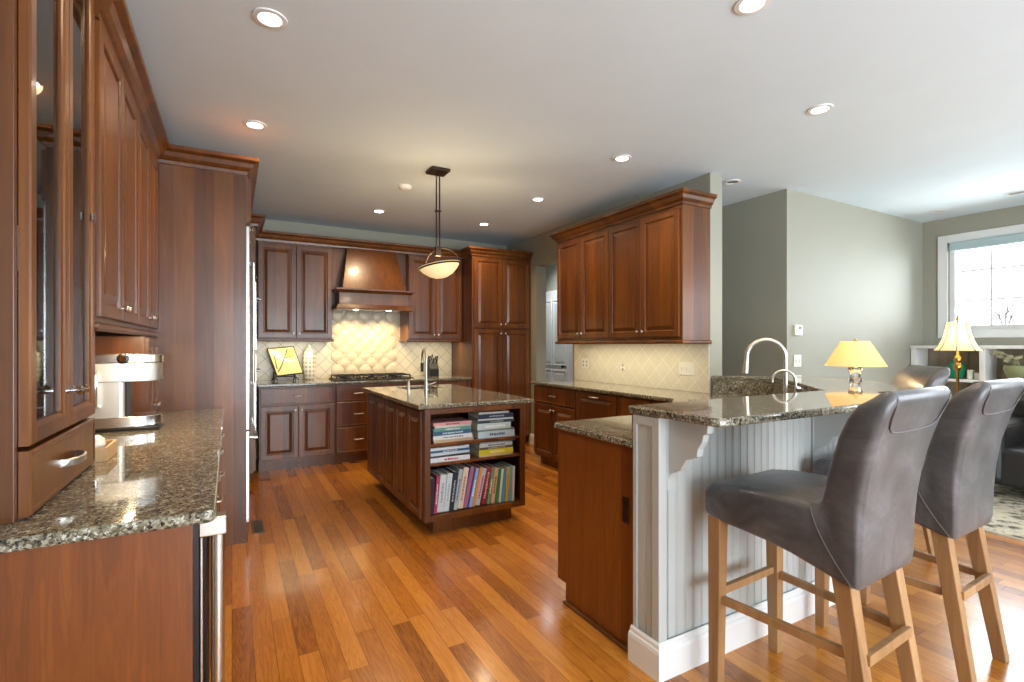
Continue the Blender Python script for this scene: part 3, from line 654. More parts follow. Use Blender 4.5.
# ------------------------------------------------------------------ books on the island
ORD = ['first', 'second', 'third', 'fourth', 'fifth', 'sixth', 'seventh', 'eighth', 'ninth', 'tenth', 'eleventh', 'twelfth', 'thirteenth', 'fourteenth', 'fifteenth', 'sixteenth', 'seventeenth', 'eighteenth', 'nineteenth', 'twentieth', 'twenty-first']
def book(name, label, L, D, T, rgb, mat4, group, title=None, tl=.5):
    """spine faces -y; L along x (spine length), D depth along y, T thickness along z"""
    t = thing(name, label, 'book', (0, 0, 0), group); t.matrix_world = mat4
    c = .0022
    mb = MB().box(-L/2, L/2, 0, D, 0, c).box(-L/2, L/2, 0, D, T-c, T).box(-L/2, L/2, -.001, c, c, T-c)
    mb.build('cover', bookmat(rgb), t, local=True)
    MB().box(-L/2+.003, L/2-.003, c, D-.004, c, T-c).build('pages', M['page'], t, local=True)
    if title:
        mb = MB(); u = -L*tl/2
        while u < L*tl/2:
            w_ = random.uniform(.008, .022); mb.box(u, u+w_, -.0016, -.001, T*random.uniform(.28, .36), T*random.uniform(.6, .7)); u += w_+.004
        mb.build('spine_title', bookmat(title), t, local=True)
    return t
def stack(x0, x1, z, rows, where, group):
    n = len(rows)
    tot = z+sum(r[0] for r in rows)
    for k, (T, L, dx, rgb, cname, ti) in enumerate(rows):
        tot -= T
        pos = 'topmost' if k == 0 else ('lowest' if k == n-1 else ORD[k]+' from the top')
        book('book', f'{cname} book {pos} in the {where}', L, .2, T-.0006, rgb, Matrix.Translation(((x0+x1)/2+dx, IY0+.02+abs(dx)*.5, tot)) @ Matrix.Rotation(random.uniform(-.05, .05), 4, 'Z'), group, ti, random.uniform(.3, .6))
stack(1.215, 1.53, .6402, [(.022, .29, .0, (214, 150, 150), 'salmon pink', (40, 40, 40)), (.014, .28, .005, (206, 196, 188), 'beige and white', None), (.024, .29, .0, (96, 150, 140), 'sea green', (220, 225, 215)), (.03, .29, -.003, (54, 96, 130), 'teal blue', (190, 210, 220)), (.03, .30, .004, (216, 222, 222), 'white', (120, 130, 140)), (.022, .31, .012, (196, 170, 140), 'tan', None)], 'left stack on upper island shelf', 'books on the upper island shelf')
stack(1.57, 1.86, .6402, [(.016, .25, -.01, (206, 206, 200), 'off-white', None), (.034, .29, .005, (34, 44, 70), 'navy blue', (150, 160, 180)), (.012, .29, .004, (198, 206, 210), 'thin pale', None), (.022, .30, .01, (50, 66, 70), 'dark slate', (170, 180, 180)), (.046, .275, -.008, (190, 210, 214), 'thick pale aqua', (230, 235, 235)), (.014, .30, .012, (120, 140, 130), 'thin grey-green', None), (.05, .30, .012, (186, 204, 216), 'thick pale blue', (90, 100, 110))], 'right stack on upper island shelf', 'books on the upper island shelf')
stack(1.20, 1.505, .5052, [(.02, .30, 0, (212, 220, 226), 'white', None), (.016, .30, 0, (44, 92, 138), 'blue', (220, 225, 230)), (.02, .30, .003, (196, 212, 220), 'pale blue', None), (.014, .30, .0, (60, 56, 60), 'charcoal', None), (.034, .30, .002, (216, 220, 226), 'white with red mark', (180, 50, 60))], 'left stack on middle island shelf', 'books on the middle island shelf')
stack(1.58, 1.86, .5052, [(.010, .30, .02, (190, 190, 186), 'thin grey', None), (.026, .275, .0, (196, 204, 208), 'pale grey', (70, 80, 90)), (.018, .275, .002, (90, 84, 70), 'dark patterned', (200, 190, 160)), (.04, .28, .002, (212, 200, 44), 'bright yellow', (235, 230, 170)), (.012, .28, .003, (210, 190, 150), 'tan', None)], 'right stack on middle island shelf', 'books on the middle island shelf')
ROW = [(.03, .25, 2, (28, 26, 32), 'black', None), (.022, .262, 5, (176, 62, 104), 'magenta', (230, 200, 210)), (.046, .262, 6, (196, 212, 220), 'thick pale blue-white', (150, 165, 175)), (.038, .264, 7, (200, 216, 222), 'pale silver', (160, 175, 185)),
       (.034, .27, 8, (36, 46, 62), 'dark navy', (160, 175, 190)), (.028, .285, 9, (170, 188, 198), 'grey-blue', (90, 110, 120)), (.04, .29, 10, (214, 202, 184), 'cream patterned', (180, 130, 120)), (.03, .295, 12, (160, 106, 146), 'lilac', None),
       (.012, .29, 12, (62, 56, 130), 'slim violet', None), (.024, .28, 12, (140, 178, 220), 'sky blue', (230, 240, 250)), (.022, .285, 13, (222, 142, 74), 'orange', None), (.034, .27, 13, (168, 190, 204), 'pale blue patterned', (190, 60, 80)),
       (.038, .27, 11, (140, 34, 48), 'dark red', (216, 160, 160)), (.026, .262, 9, (108, 150, 110), 'green and cream', (226, 220, 190)), (.03, .262, 8, (206, 170, 140), 'peach patterned', (170, 70, 60)), (.024, .255, 7, (56, 130, 84), 'green', None),
       (.018, .25, 6, (210, 214, 204), 'pale', None), (.026, .25, 5, (74, 150, 178), 'turquoise', None), (.022, .255, 4, (224, 170, 62), 'amber', (120, 150, 80)), (.026, .262, 3, (110, 176, 186), 'aqua', None), (.018, .26, 2, (216, 212, 214), 'white', None)]
x = 1.196
sc = 1.03
for k, (T, H, ang, rgb, cname, ti) in enumerate(ROW):
    T *= sc; A = math.radians(ang)
    # standing: spine length along z, thickness along x, lean to the right
    m4 = Matrix.Translation((x+T, IY0+.015, .1485+T*math.sin(A)*1.0)) @ Matrix.Rotation(A, 4, 'Y') @ Matrix(((0, 0, -1, 0), (0, 1, 0, 0), (1, 0, 0, H/2), (0, 0, 0, 1)))
    end = 'leftmost' if k == 0 else ('rightmost' if k == len(ROW)-1 else ORD[k]+' from the left')
    book('book', f'{cname} book standing {end} on the bottom island shelf', H, .19, T, rgb, m4, 'books standing on the bottom island shelf', ti, random.uniform(.4, .7))
    nx = math.radians(ROW[min(k+1, len(ROW)-1)][2])
    x += T/math.cos(A)+.0008+max(0, H*(math.tan(A)-math.tan(nx)))*.9

# ------------------------------------------------------------------ pendant
t = thing('pendant_light', 'bronze pendant lamp with tilted alabaster bowl over the island', 'pendant lamp', (1.5, 3.95, CE))
MB().box(1.42, 1.58, 3.87, 4.03, CE-.025, CE-.001).build('canopy', M['bronze'], t, bev=.004)
for dx in (-.014, .014): MB().tube([(1.5+dx, 3.95, CE-.02), (1.5+dx, 3.95, 2.11)], .0065, 8).build('rod', M['bronze'], t, smooth=50)
MB().box(1.475, 1.525, 3.935, 3.965, 2.44, 2.452).build('clamp', M['bronze'], t, bev=.003)
MB().box(1.476, 1.524, 3.93, 3.97, 2.07, 2.15).build('socket_block', M['bronze'], t, bev=.003)
R_ = V((.8729, -.4879, 0))
mp = Matrix.Translation((1.515, 3.94, 1.965)) @ Matrix.Rotation(-math.radians(11), 4, V((.4879, .8729, 0))) @ Matrix.Rotation(-math.atan2(280, 501), 4, 'Z')
MB(mp).lathe([(.004, -.078), (.05, -.073), (.10, -.05), (.145, -.012), (.172, .022), (.176, .03), (.166, .03), (.138, -.004), (.095, -.038), (.05, -.06), (.004, -.066)], (0, 0, 0), 40).build('bowl', M['alabaster'], t, smooth=60)
MB(mp).lathe([(.168, .014), (.174, .016), (.178, .026), (.172, .028)], (0, 0, 0), 40, cap=False).build('rim_band', M['bronze'], t, smooth=60)
mb = MB(mp); pts = [(.185*math.cos(PI*i/16)*.78+.03, .0-.12*math.sin(0), .03+.14*math.sin(PI*i/16)) for i in range(0, 17)]
pts = [(.165, -.03, -.03)]+pts
rs = []
for i, p in enumerate(pts): rs.append([(p[0], p[1]-.016, p[2]), (p[0], p[1]+.016, p[2]), (p[0]*.96, p[1]+.016, p[2]-.006), (p[0]*.96, p[1]-.016, p[2]-.006)])
mb.rings(rs).build('strap', M['bronze'], t)
lamp('pendant_bulb', 'POINT', (1.515, 3.94, 1.995), 12, (1, .78, .48), t, shadow_soft_size=.05)

# ------------------------------------------------------------------ right wall run
XB = 2.985; XU = 3.20
cabinet('base_cabinet', 'cherry base cabinet beside the hall opening, one drawer over two doors', (XB, 4.81, 0), -Y, -X, .79, .54, 0, .888,
        [('drawer', .01, .78, .70, .875)]+doors2(.008, .782, .125, .685, 't'), toe=.1)
t = cabinet('base_cabinet', 'cherry base cabinet with pull-out panel front right of the two door unit', (XB, 4.018, 0), -Y, -X, .60, .54, 0, .888, [], toe=.1)
d = MB().door((XB, 4.01, .125), -Y, -X, .584, .75, .02).build('pull_out_front', M['cherry'], t); pull((XB-.021, 3.72, .84), Y, -X, d, .11)
cabinet('base_cabinet', 'cherry base cabinet nearest the corner sink on the right wall', (XB, 3.416, 0), -Y, -X, .53, .54, 0, .888, [('drawer', .01, .52, .70, .875), ('door', .008, .522, .125, .685, 'rt')], toe=.1)
cabinet('wall_cabinet', 'two door cherry wall cabinet on the right wall next to the hall opening', (XU, 4.68, 0), -Y, -X, .898, .328, 1.37, 2.49, doors2(.02, .898, 1.40, 2.45))
cabinet('wall_cabinet', 'two door cherry wall cabinet on the right wall at the open wall end', (XU, 3.78, 0), -Y, -X, .90, .328, 1.37, 2.49, doors2(0, .88, 1.40, 2.45))
struct('trim_6', MB().sweep([(3.53, 4.68), (3.20, 4.68), (3.20, 2.88), (3.53, 2.88)], [(u, z+.01) for u, z in CROWN], -1), M['cherry'])
struct('trim_7', MB().sweep([(3.53, 4.68), (3.20, 4.68), (3.20, 2.88), (3.53, 2.88)], [(u, z+1.37) for u, z in LRAIL], -1), M['cherry'])
struct('tile_backsplash_right', MB().box(3.519, 3.53, 2.885, 4.79, .921, 1.40), M['tile_right'])
def wplate(label, o, a, n, w_, h, kind, cat='outlet', name='wall_outlet'):
    o, a, n = V(o), V(a), V(n); t = thing(name, label, cat, o)
    MB().ob(o-a*w_/2-Z*h/2, a*w_, Z*h, n*.006).build('cover_plate', M['plate'], t, bev=.002)
    k = max(1, round(w_/.06))
    for i in range(k):
        c = o+a*((i+.5)*w_/k-w_/2)
        if kind == 'switch': MB().ob(c-a*.006-Z*.014+n*.006, a*.012, Z*.028, n*.008).build('toggle', M['plate'], t)
        else:
            for dz in (-.02, .02): MB().ob(c-a*.012-Z*(.011-dz)+n*.006, a*.024, Z*.022, n*.001).build('socket', flat('socket_face', sr(150, 146, 134), .5), t)
wplate('cream double outlet on the tile near the hall opening', (3.519, 4.58, 1.12), -Y, -X, .12, .115, 'outlet')
wplate('small cream blank plate in the middle of the right tile', (3.519, 3.95, 1.10), -Y, -X, .07, .05, 'outlet')
wplate('cream triple switch plate on the tile near the wall end', (3.519, 3.12, 1.12), -Y, -X, .165, .115, 'switch', 'switch', 'light_switch')

# ------------------------------------------------------------------ peninsula
nD = V((.695, -.719, 0)); aD = V((.719, .695, 0))      # bar's diagonal leg
PI0 = V((2.98, 1.66, 0)); PI1 = V((3.86, 2.51, 0))
def off(p, k): q = p+nD*k; return (q.x, q.y)
# lower counter with the corner sink
ctr = Matrix.Translation((2.86, 2.27, 0)) @ Matrix.Rotation(math.atan2(.52, .60), 4, 'Z')
hole = [tuple((ctr @ V((x, y, 0)))[:2]) for x, y in ((-.33, -.19), (.33, -.19), (.33, .19), (-.33, .19))]
slab('granite_countertop', 'speckled granite counter wrapping from the right wall round the corner sink to the peninsula',
     [(1.483, 1.612), (1.483, 2.2), (1.51, 2.227), (2.35, 2.227), (2.945, 2.745), (2.945, 4.84), (3.528, 4.84), (3.528, 2.875), (3.83, 2.51), (2.965, 1.675), (2.925, 1.612)], hole=hole)
basin('corner_sink', 'steel corner sink set diagonally behind the granite bar', ctr, .345, .205, .2, .886)
t = thing('peninsula_cabinet', 'cherry peninsula cabinet with plain reddish end panel under the low counter', 'cabinet', (2.2, 1.9, 0))
MB().prism([(1.505, 1.609, 0), (1.505, 2.125, 0), (1.505, 2.125, .1), (1.505, 2.195, .1), (1.505, 2.195, .888), (1.505, 1.609, .888)], (.02, 0, 0)).build('end_panel', M['veneer'], t, bev=.0015)
MB().box(1.525, 2.33, 1.609, 2.175, .1, .888).build('carcass', M['cherry'], t)
MB().box(1.525, 2.33, 1.609, 2.12, 0, .1).build('toe_kick', M['cherry'], t)
for x0 in (1.53, 1.93):
    MB().door((x0+.39, 2.175, .125), -X, Y, .38, .75, .02).build('door', M['cherry'], t)
MB().box(1.497, 1.505, 1.655, 1.685, .555, .665).build('outlet', M['bronze'], t, bev=.002)
MB().box(1.485, 1.505, 1.615, 2.125, 0, .018).build('shoe_molding', M['cherry'], t, bev=.005)
t = thing('sink_base_cabinet', 'diagonal cherry sink base cabinet in the inside corner of the counters', 'cabinet', (2.75, 2.3, 0))
MB().poly([(2.335, 1.69), (2.335, 2.18), (2.975, 2.74), (2.98, 2.875), (3.2, 2.875), (3.3, 2.25), (2.85, 1.69)], 0, .66).build('carcass', M['cherry'], t)
q = V((.60, .52, 0)).normalized(); qn = V((-q.y, q.x, 0))
for k in range(2): MB().door(V((2.94, 2.715, .115))-q*(.02+k*.37)+qn*.003, -q, qn, .36, .53, .02).build('door', M['cherry'], t)
MB().ob(V((2.335, 2.182, .665)), q*.84, -qn*.02, Z*.22).build('apron_front', M['cherry'], t)

# half wall with beadboard
t = thing('bar_half_wall', 'pale painted beadboard half wall carrying the granite bar', 'half wall', (2.2, 1.55, 0))
YF = 1.475
corner = V((3.045, YF, 0))
p_in = [(1.51, 1.628), (2.962, 1.628), (3.83, 2.465), (3.545, 2.875), (3.69, 2.875)]
e1 = off(PI1, .17)
core = [(1.505, YF), (3.04, YF), e1, (3.70, 2.87), (3.545, 2.87), (3.83, 2.505), (2.935, 1.604), (1.505, 1.604)]
MB().poly(core, 0, 1.038).build('core', M['bead'], t)
def beads(o, a, n, L, z0, z1, pitch=.05):
    """beadboard: flat boards with a groove and a bead at each joint"""
    prof = []; k = 0.0
    o, a, n = V(o), V(a), V(n)
    while k < L-.002:
        w_ = min(pitch, L-k)
        prof += [(k, .006), (k+.003, .010), (k+w_-.012, .010), (k+w_-.0105, .0075), (k+w_-.008, .010), (k+w_-.004, .010), (k+w_-.001, .006)]; k += pitch
    loop = [o+a*u+n*h for u, h in prof]+[o+a*L, o]
    return MB().prism([p+Z*z0 for p in loop], Z*(z1-z0))
beads((1.545, YF, 0), X, -Y, 1.48, .12, 1.038).build('beadboard', M['bead'], t)
L2 = (V((e1[0], e1[1], 0))-corner).length
beads(corner, aD, nD, L2, .12, 1.038).build('beadboard', M['bead'], t)
beads((1.505, 1.587, 0), -Y, -X, .092, .12, 1.038).build('beadboard', M['bead'], t)
MB().box(1.485, 1.505, 1.585, 1.606, .12, 1.038).build('stile', M['bead'], t, bev=.002)
MB().box(1.485, 1.53, YF-.018, 1.497, .12, 1.038).build('corner_post', M['bead'], t, bev=.003)
MB().box(1.485, 1.505, 1.497, 1.585, 1.0, 1.038).build('rail', M['bead'], t, bev=.002)
BB2 = [(0, 0), (.022, 0), (.022, .105), (.018, .118), (.012, .122), (.010, .135), (.003, .142), (0, .142)]
MB().sweep([(1.485, 1.612), (1.485, YF-.018), (3.03, YF-.018), off(V((e1[0], e1[1], 0)), .012)], BB2, -1).build('baseboard', M['white'], t)
cp = [(YF-.01, 1.038), (1.232, 1.038), (1.235, 1.0), (1.255, .992), (1.262, .965), (1.285, .935), (1.29, .905), (1.315, .895), (1.35, .882), (1.365, .86), (1.385, .838), (1.415, .825), (1.44, .812), (1.452, .785), (1.455, .76), (YF-.01, .752)]
cp = [(y if y > YF-.02 else YF-(YF-y)*.87, z) for y, z in cp]
for x0, lab in ((1.536, ''), (2.55, '')):
    cb = MB().prism([(x0, y, z) for y, z in cp], (.034, 0, 0)).build('corbel', M['bead'], t, bev=.002)
    MB().box(x0-.006, x0+.040, YF-.02, YF-.0095, .742, 1.037).build('back_plate', M['bead'], cb, bev=.002)
# raised bar top with granite upstand
bar = [(1.475, 1.20), (1.485, 1.175), (1.51, 1.165), (3.29, 1.165), off(PI1, .58), (4.05, 2.47), (3.70, 2.86), (3.53, 2.876), (3.84, 2.51), (2.965, 1.63), (1.475, 1.63)]
slab('granite_bar_top', 'raised speckled granite bar top in front of the stools', bar, 1.04, 1.072, cat='bar top')
mb = MB().poly([(2.925, 1.614), (2.945, 1.614), (3.83, 2.505), (3.545, 2.868), (3.532, 2.858), (3.812, 2.507), (2.957, 1.65)], .921, 1.039)
mb.box(1.49, 2.925, 1.6065, 1.618, .921, 1.039)
tag(mb.build('granite_upstand', M['granite']), 'low granite upstand between the sink counter and the raised bar', 'backsplash')
# faucets
t = thing('sink_faucet', 'large brushed gooseneck faucet at the corner sink behind the bar', 'faucet', (3.205, 2.015, .92))
MB().lathe([(.03, 0), (.03, .01), (.02, .014), (.02, .07), (.014, .075)], (3.205, 2.015, .921), 18).build('base', M['nickel'], t, smooth=40)
dF = V((-.66, .75, 0)); gp = gooseneck((3.205, 2.015, .99), dF, .375, .235, .02)
MB().tube(gp, .014, 12).build('spout', M['nickel'], t, smooth=60)
MB().tube([gp[-1]+Z*.005, gp[-1]-Z*.088+dF*.008], [.015, .019], 14).build('spray_head', M['nickel'], t, smooth=50)
MB().tube([(3.20, 2.0, .975), (3.235, 1.985, .985), (3.26, 1.98, 1.03)], .007, 8).build('lever', M['nickel'], t, smooth=50)
t = thing('filter_tap', 'small curved filtered water tap right of the large faucet', 'faucet', (3.06, 1.86, .92))
MB().lathe([(.02, 0), (.02, .008), (.012, .012), (.012, .05), (.006, .055)], (3.06, 1.86, .921), 16).build('base', M['chrome'], t, smooth=40)
gp = gooseneck((3.06, 1.86, .97), dF, .20, .13, .01)
MB().tube(gp, .008, 10).build('spout', M['nickel'], t, smooth=60)
MB().lathe([(.006, 0), (.006, .02), (.016, .024), (.016, .034), (.004, .038)], (3.055, 1.855, 1.06), 14, (-.6, -.8, 0)).build('knob', M['chrome'], t, smooth=40)

# ------------------------------------------------------------------ bar stools (local: y towards the bar)
SEC = [((.278, .69), (.278, .745), .195), ((.272, .655), (.272, .774), .221), ((.245, .646), (.245, .788), .226), ((.15, .64), (.15, .803), .227), ((.04, .630), (.04, .808), .224), ((-.06, .612), (-.05, .805), .219),
       ((-.15, .588), (-.105, .803), .216), ((-.22, .570), (-.135, .806), .214), ((-.258, .566), (-.148, .818), .212), ((-.266, .60), (-.155, .835), .212), ((-.269, .72), (-.162, .87), .215), ((-.276, .82), (-.17, .91), .220),
       ((-.292, .93), (-.186, .965), .226), ((-.318, 1.03), (-.208, 1.035), .232), ((-.344, 1.11), (-.236, 1.10), .236), ((-.362, 1.155), (-.266, 1.145), .236), ((-.366, 1.178), (-.297, 1.168), .221), ((-.357, 1.19), (-.318, 1.184), .212), ((-.345, 1.193), (-.332, 1.191), .20)]
def shell_section(O, I, hw, r=.03, grow=0, n=5):
    o, i = V((0, *O)), V((0, *I)); c = (o+i)/2; h = (o-i); ht = h.length/2; d = h.normalized()
    hw += grow; ht += grow; r = min(r, ht*.9, hw*.9); pts = []
    for (sx, sy, a0) in ((1, 1, 0), (-1, 1, PI/2), (-1, -1, PI), (1, -1, 1.5*PI)):
        for k in range(n+1):
            a = a0+PI/2*k/n
            pts.append(c+X*(sx*(hw-r)+r*math.cos(a))+d*(sy*(ht-r)+r*math.sin(a)))
    return pts
def make_stool(label, loc, rz, group):
    t = thing('bar_stool', label, 'bar stool', loc, group, rz)
    b = MB().rings([shell_section(*s) for s in SEC]).build('upholstered_shell', M['leather'], t, local=True, smooth=60)
    for sx in (-1, 1):      # seam where seat side meets back
        pts = []
        for k in range(9):
            f = k/8; pts.append((sx*(.2165-.003*f), -.125-.125*f**1.5, .80-.225*f))
        MB().tube(pts, .0019, 6).build('seam', M['piping'], t, local=True, smooth=60)
    pts = [(-.20, -.315, 1.188), (-.20, -.345, 1.192), (-.20, -.365, 1.172), (-.20, -.359, 1.14), (-.195, -.347, 1.11), (-.183, -.337, 1.082), (-.155, -.331, 1.066), (-.1, -.329, 1.06), (0, -.328, 1.058)]
    pts = pts+[(-x, y, z) for x, y, z in pts[-2::-1]]
    MB().tube(pts, .0024, 6).build('piping', M['piping'], t, local=True, smooth=60)
    def leg(top, bot, s0, s1):
        mb = MB(); a, c = V(top), V(bot)
        mb.rings([[p+V((x*s, y*s, 0)) for x, y in ((-.5, -.5), (.5, -.5), (.5, .5), (-.5, .5))] for p, s in ((c, s1), (a, s0))])
        return mb.build('leg', M['oakleg'], t, local=True, bev=.003)
    for sx in (-1, 1):
        leg((sx*.195, .235, .66), (sx*.205, .235, 0), .054, .042)
        leg((sx*.158, -.20, .60), (sx*.178, -.295, 0), .056, .045)
        MB().ob((sx*.2-.011, .23, .325), (.022, 0, 0), (sx*-.038, -.49, 0), (0, 0, .03)).build('stretcher', M['oakleg'], t, local=True, bev=.002)
    MB().box(-.19, .19, .225, .247, .345, .375).build('stretcher', M['oakleg'], t, local=True, bev=.002)
    MB().box(-.155, .155, -.275, -.253, .325, .359).build('stretcher', M['oakleg'], t, local=True, bev=.002)
    return t
s0 = make_stool('grey leather bar stool nearest the corbelled end of the bar, oak legs', (1.875, 1.10, 0), math.radians(3), 'bar stools')
s1 = copy_tree(s0); s1.location = (2.655, 1.13, 0); s1.rotation_euler.z = math.radians(2); s1['label'] = 'grey leather bar stool right of the nearest one, at the right side of the photo'
s2 = copy_tree(s0); s2.location = (3.75, 1.78, 0); s2.rotation_euler.z = math.radians(46); s2['label'] = 'leather bar stool half hidden behind the other two, by the lit table lamp'

# ------------------------------------------------------------------ lamp on the bar
def cone_shade(t, x, y, z0, z1, r0, r1, mat, prof=None, seg=40):
    P = prof or [(r0, z0), (r1, z1)]
    inner = [(r-.003, z) for r, z in P[::-1]]
    pts = P+inner
    mb = MB(); rs = [[(x+r*math.cos(2*PI*j/seg), y+r*math.sin(2*PI*j/seg), z) for j in range(seg)] for r, z in pts]
    mb.rings(rs, closed=True).build('lamp_shade', M[mat], t, smooth=50)
lx, ly, lz = 3.96, 1.965, 1.073
t = thing('table_lamp', 'small lit table lamp with cream cone shade and crystal base on the bar', 'table lamp', (lx, ly, lz))
MB().lathe([(.047, 0), (.047, .012), (.032, .018), (.036, .05), (.047, .085), (.043, .09), (.012, .092)], (lx, ly, lz), 12).build('base', M['crystal'], t)
MB().lathe([(.044, .092), (.046, .098), (.02, .106), (.008, .112), (.008, .275), (.004, .278)], (lx, ly, lz), 16).build('stem', M['brass'], t, smooth=40)
MB().lathe([(.012, .283), (.014, .288), (.006, .297), (.002, .306)], (lx, ly, lz), 12).build('finial', M['brass'], t, smooth=40)
cone_shade(t, lx, ly, lz+.105, lz+.285, .192, .088, 'shade')
MB().box(lx-.088, lx+.088, ly-.003, ly+.003, lz+.278, lz+.282).box(lx-.003, lx+.003, ly-.088, ly+.088, lz+.278, lz+.282).build('harp', M['brass'], t)
lamp('lamp_bulb', 'POINT', (lx, ly, lz+.17), 6.5, (1, .74, .44), t, shadow_soft_size=.03)

# ------------------------------------------------------------------ corner wall fittings
t = thing('thermostat', 'small white thermostat on the grey corner wall', 'thermostat', (4.72, 2.83, 1.47))
MB().box(4.615, 4.73, 2.805, 2.829, 1.42, 1.52).build('housing', M['plate'], t, bev=.005)
MB().box(4.665, 4.71, 2.803, 2.805, 1.48, 1.505).build('display', M['black'], t)
wplate('white double switch plate on the grey corner wall above the bar', (4.68, 2.829, 1.18), X, -Y, .12, .115, 'switch', 'switch', 'light_switch')
wplate('white outlet low on the grey corner wall just above the bar top', (4.68, 2.829, .99), X, -Y, .12, .1, 'outlet')

# ------------------------------------------------------------------ sitting room
t = thing('built_in_bookcase', 'low white built-in bookcase under the wide window', 'bookcase', (7.05, 1.4, 0))
BX = 6.88
mb = MB().box(BX-.01, 7.2, -.5, 2.828, 1.29, 1.325)
mb.build('top', M['white'], t, bev=.004)
for y in (2.79, 2.18, 1.55, .9, .2, -.5):
    MB().box(BX, 7.19, y-.02, y+.03, 0, 1.29).build('upright', M['white'], t, bev=.002)
beads((7.19, -.48, 0), Y, -X, 3.25, .08, 1.29, .09).build('back_boards', flat('taupe_paint', sr(150, 138, 120), .6), t)
for y0, y1 in ((2.21, 2.77), (1.58, 2.16), (.93, 1.53), (.23, .88), (-.47, .18)):
    for z in (.08, .52, .93): MB().box(BX+.005, 7.185, y0, y1, z, z+.03).build('shelf', M['white'], t)
MB().box(BX+.03, 7.19, -.5, 2.82, 0, .08).build('plinth', M['white'], t)
sz = .961
tt = thing('ginger_jar', 'green glazed ginger jar on the bookcase shelf behind the brass floor lamp', 'jar', (6.99, 2.44, sz))
MB().lathe([(.05, 0), (.07, .02), (.085, .10), (.075, .15), (.045, .18), (.045, .19)], (6.99, 2.44, sz), 24).build('body', M['green'], tt, smooth=50)
MB().lathe([(.05, .19), (.05, .205), (.03, .222), (.012, .226), (.014, .24), (.004, .248)], (6.99, 2.44, sz), 20).build('lid', M['green'], tt, smooth=50)
for k, (y, h, lab) in enumerate(((2.31, .10, 'taller small white box right of the green jar'), (2.25, .07, 'shorter small white box right of the green jar'))):
    tag(MB().box(-.03, .03, -.022, .022, 0, h).build('small_box', M['plate'], bev=.003), lab, 'box').location = (6.98, y, sz)
tag(MB().box(-.09, .09, -.13, .13, 0, .06).build('storage_box', flat('olive_card', sr(150, 150, 96), .6), bev=.004), 'flat olive box on the bookcase shelf left of the green jar', 'box').location = (7.02, 2.655, sz)
t = thing('potted_plant', 'leafy spray in a pale green bowl on the bookcase shelf', 'plant', (6.99, 1.9, sz))
MB().lathe([(.07, 0), (.12, .04), (.15, .12), (.14, .16), (.13, .16), (.135, .12), (.09, .06)], (6.99, 1.9, sz), 24).build('bowl', M['paleg'], t, smooth=50)
for k in range(7):
    a = 2*PI*k/7+.4; e = V((6.97+.09*math.cos(a), 1.95+.24*math.sin(a), sz+.24+.05*(k % 3))); b0 = V((6.99, 1.9, sz+.08)); mid = (b0+e)/2+Z*.06
    br = MB().tube([b0, mid, e], .004, 6).build('stem', M['leaf'], t)
    mb = MB()
    for j in range(5):
        f = .35+.16*j; c = b0.lerp(mid, min(1, f*2)) if f < .5 else mid.lerp(e, f*2-1)
        dd = V((random.uniform(-.4, .4), math.sin(a)+random.uniform(-.6, .6), random.uniform(-.2, .8))).normalized()*.065; s_ = dd.cross(X).normalized()*.02
        v = [mb.v(c), mb.v(c+dd*.5+s_), mb.v(c+dd), mb.v(c+dd*.5-s_)]; mb.f(v)
        v = [mb.v(c+X*.003), mb.v(c+dd*.5-s_+X*.003), mb.v(c+dd+X*.003), mb.v(c+dd*.5+s_+X*.003)]; mb.f(v)
    mb.build('leaves', M['leaf'], br)
fx, fy = 6.25, 2.17
t = thing('floor_lamp', 'brass floor lamp with white ribbed bell shade in front of the bookcase', 'floor lamp', (fx, fy, 0))
MB().lathe([(.14, 0), (.14, .012), (.10, .03), (.03, .045), (.012, .06)], (fx, fy, .013), 24).build('base', M['brass'], t, smooth=40)
MB().lathe([(.013, .06), (.013, 1.06), (.03, 1.08), (.036, 1.11), (.02, 1.14), (.034, 1.17), (.026, 1.20), (.01, 1.22), (.008, 1.56)], (fx, fy, .013), 18).build('pole', M['brass'], t, smooth=40)
bell = [(.185, 1.275), (.150, 1.32), (.122, 1.38), (.102, 1.46), (.086, 1.555)]
cone_shade(t, fx, fy, 0, 0, 0, 0, 'shade2', bell)
for k in range(8):
    a = 2*PI*k/8+.3; MB().tube([(fx+(r+.002)*math.cos(a), fy+(r+.002)*math.sin(a), z) for r, z in bell], .003, 6).build('shade_rib', M['bronze'], t)
MB().lathe([(.01, 1.555), (.014, 1.575), (.006, 1.60), (.003, 1.63)], (fx, fy, .013), 12).build('finial', M['brass'], t, smooth=40)
lamp('floor_lamp_bulb', 'POINT', (fx, fy, 1.40), 7, (1, .8, .5), t, shadow_soft_size=.03)
o = MB().box(4.68, 6.75, -1.4, 2.35, 0, .012).build('area_rug', M['rug']); tag(o, 'cream and charcoal patterned area rug in the sitting room', 'rug')
t = thing('armchair', 'black leather armchair on the patterned rug at the right edge', 'armchair', (6.2, 1.3, 0))
MB().box(5.75, 6.6, .9, 1.75, .12, .44).build('seat', M['sofa'], t, bev=.04, seg=4)
MB().box(5.72, 6.62, 1.68, 1.92, .12, .66).build('arm', M['sofa'], t, bev=.07, seg=4)
MB().box(5.72, 6.62, .73, .97, .12, .66).build('arm', M['sofa'], t, bev=.07, seg=4)
MB().box(6.42, 6.68, .80, 1.86, .12, .86).build('backrest', M['sofa'], t, bev=.08, seg=4)
for x in (5.8, 6.55):
    for y in (.82, 1.83): MB().box(x-.03, x+.03, y-.03, y+.03, .012, .13).build('leg', M['black'], t)
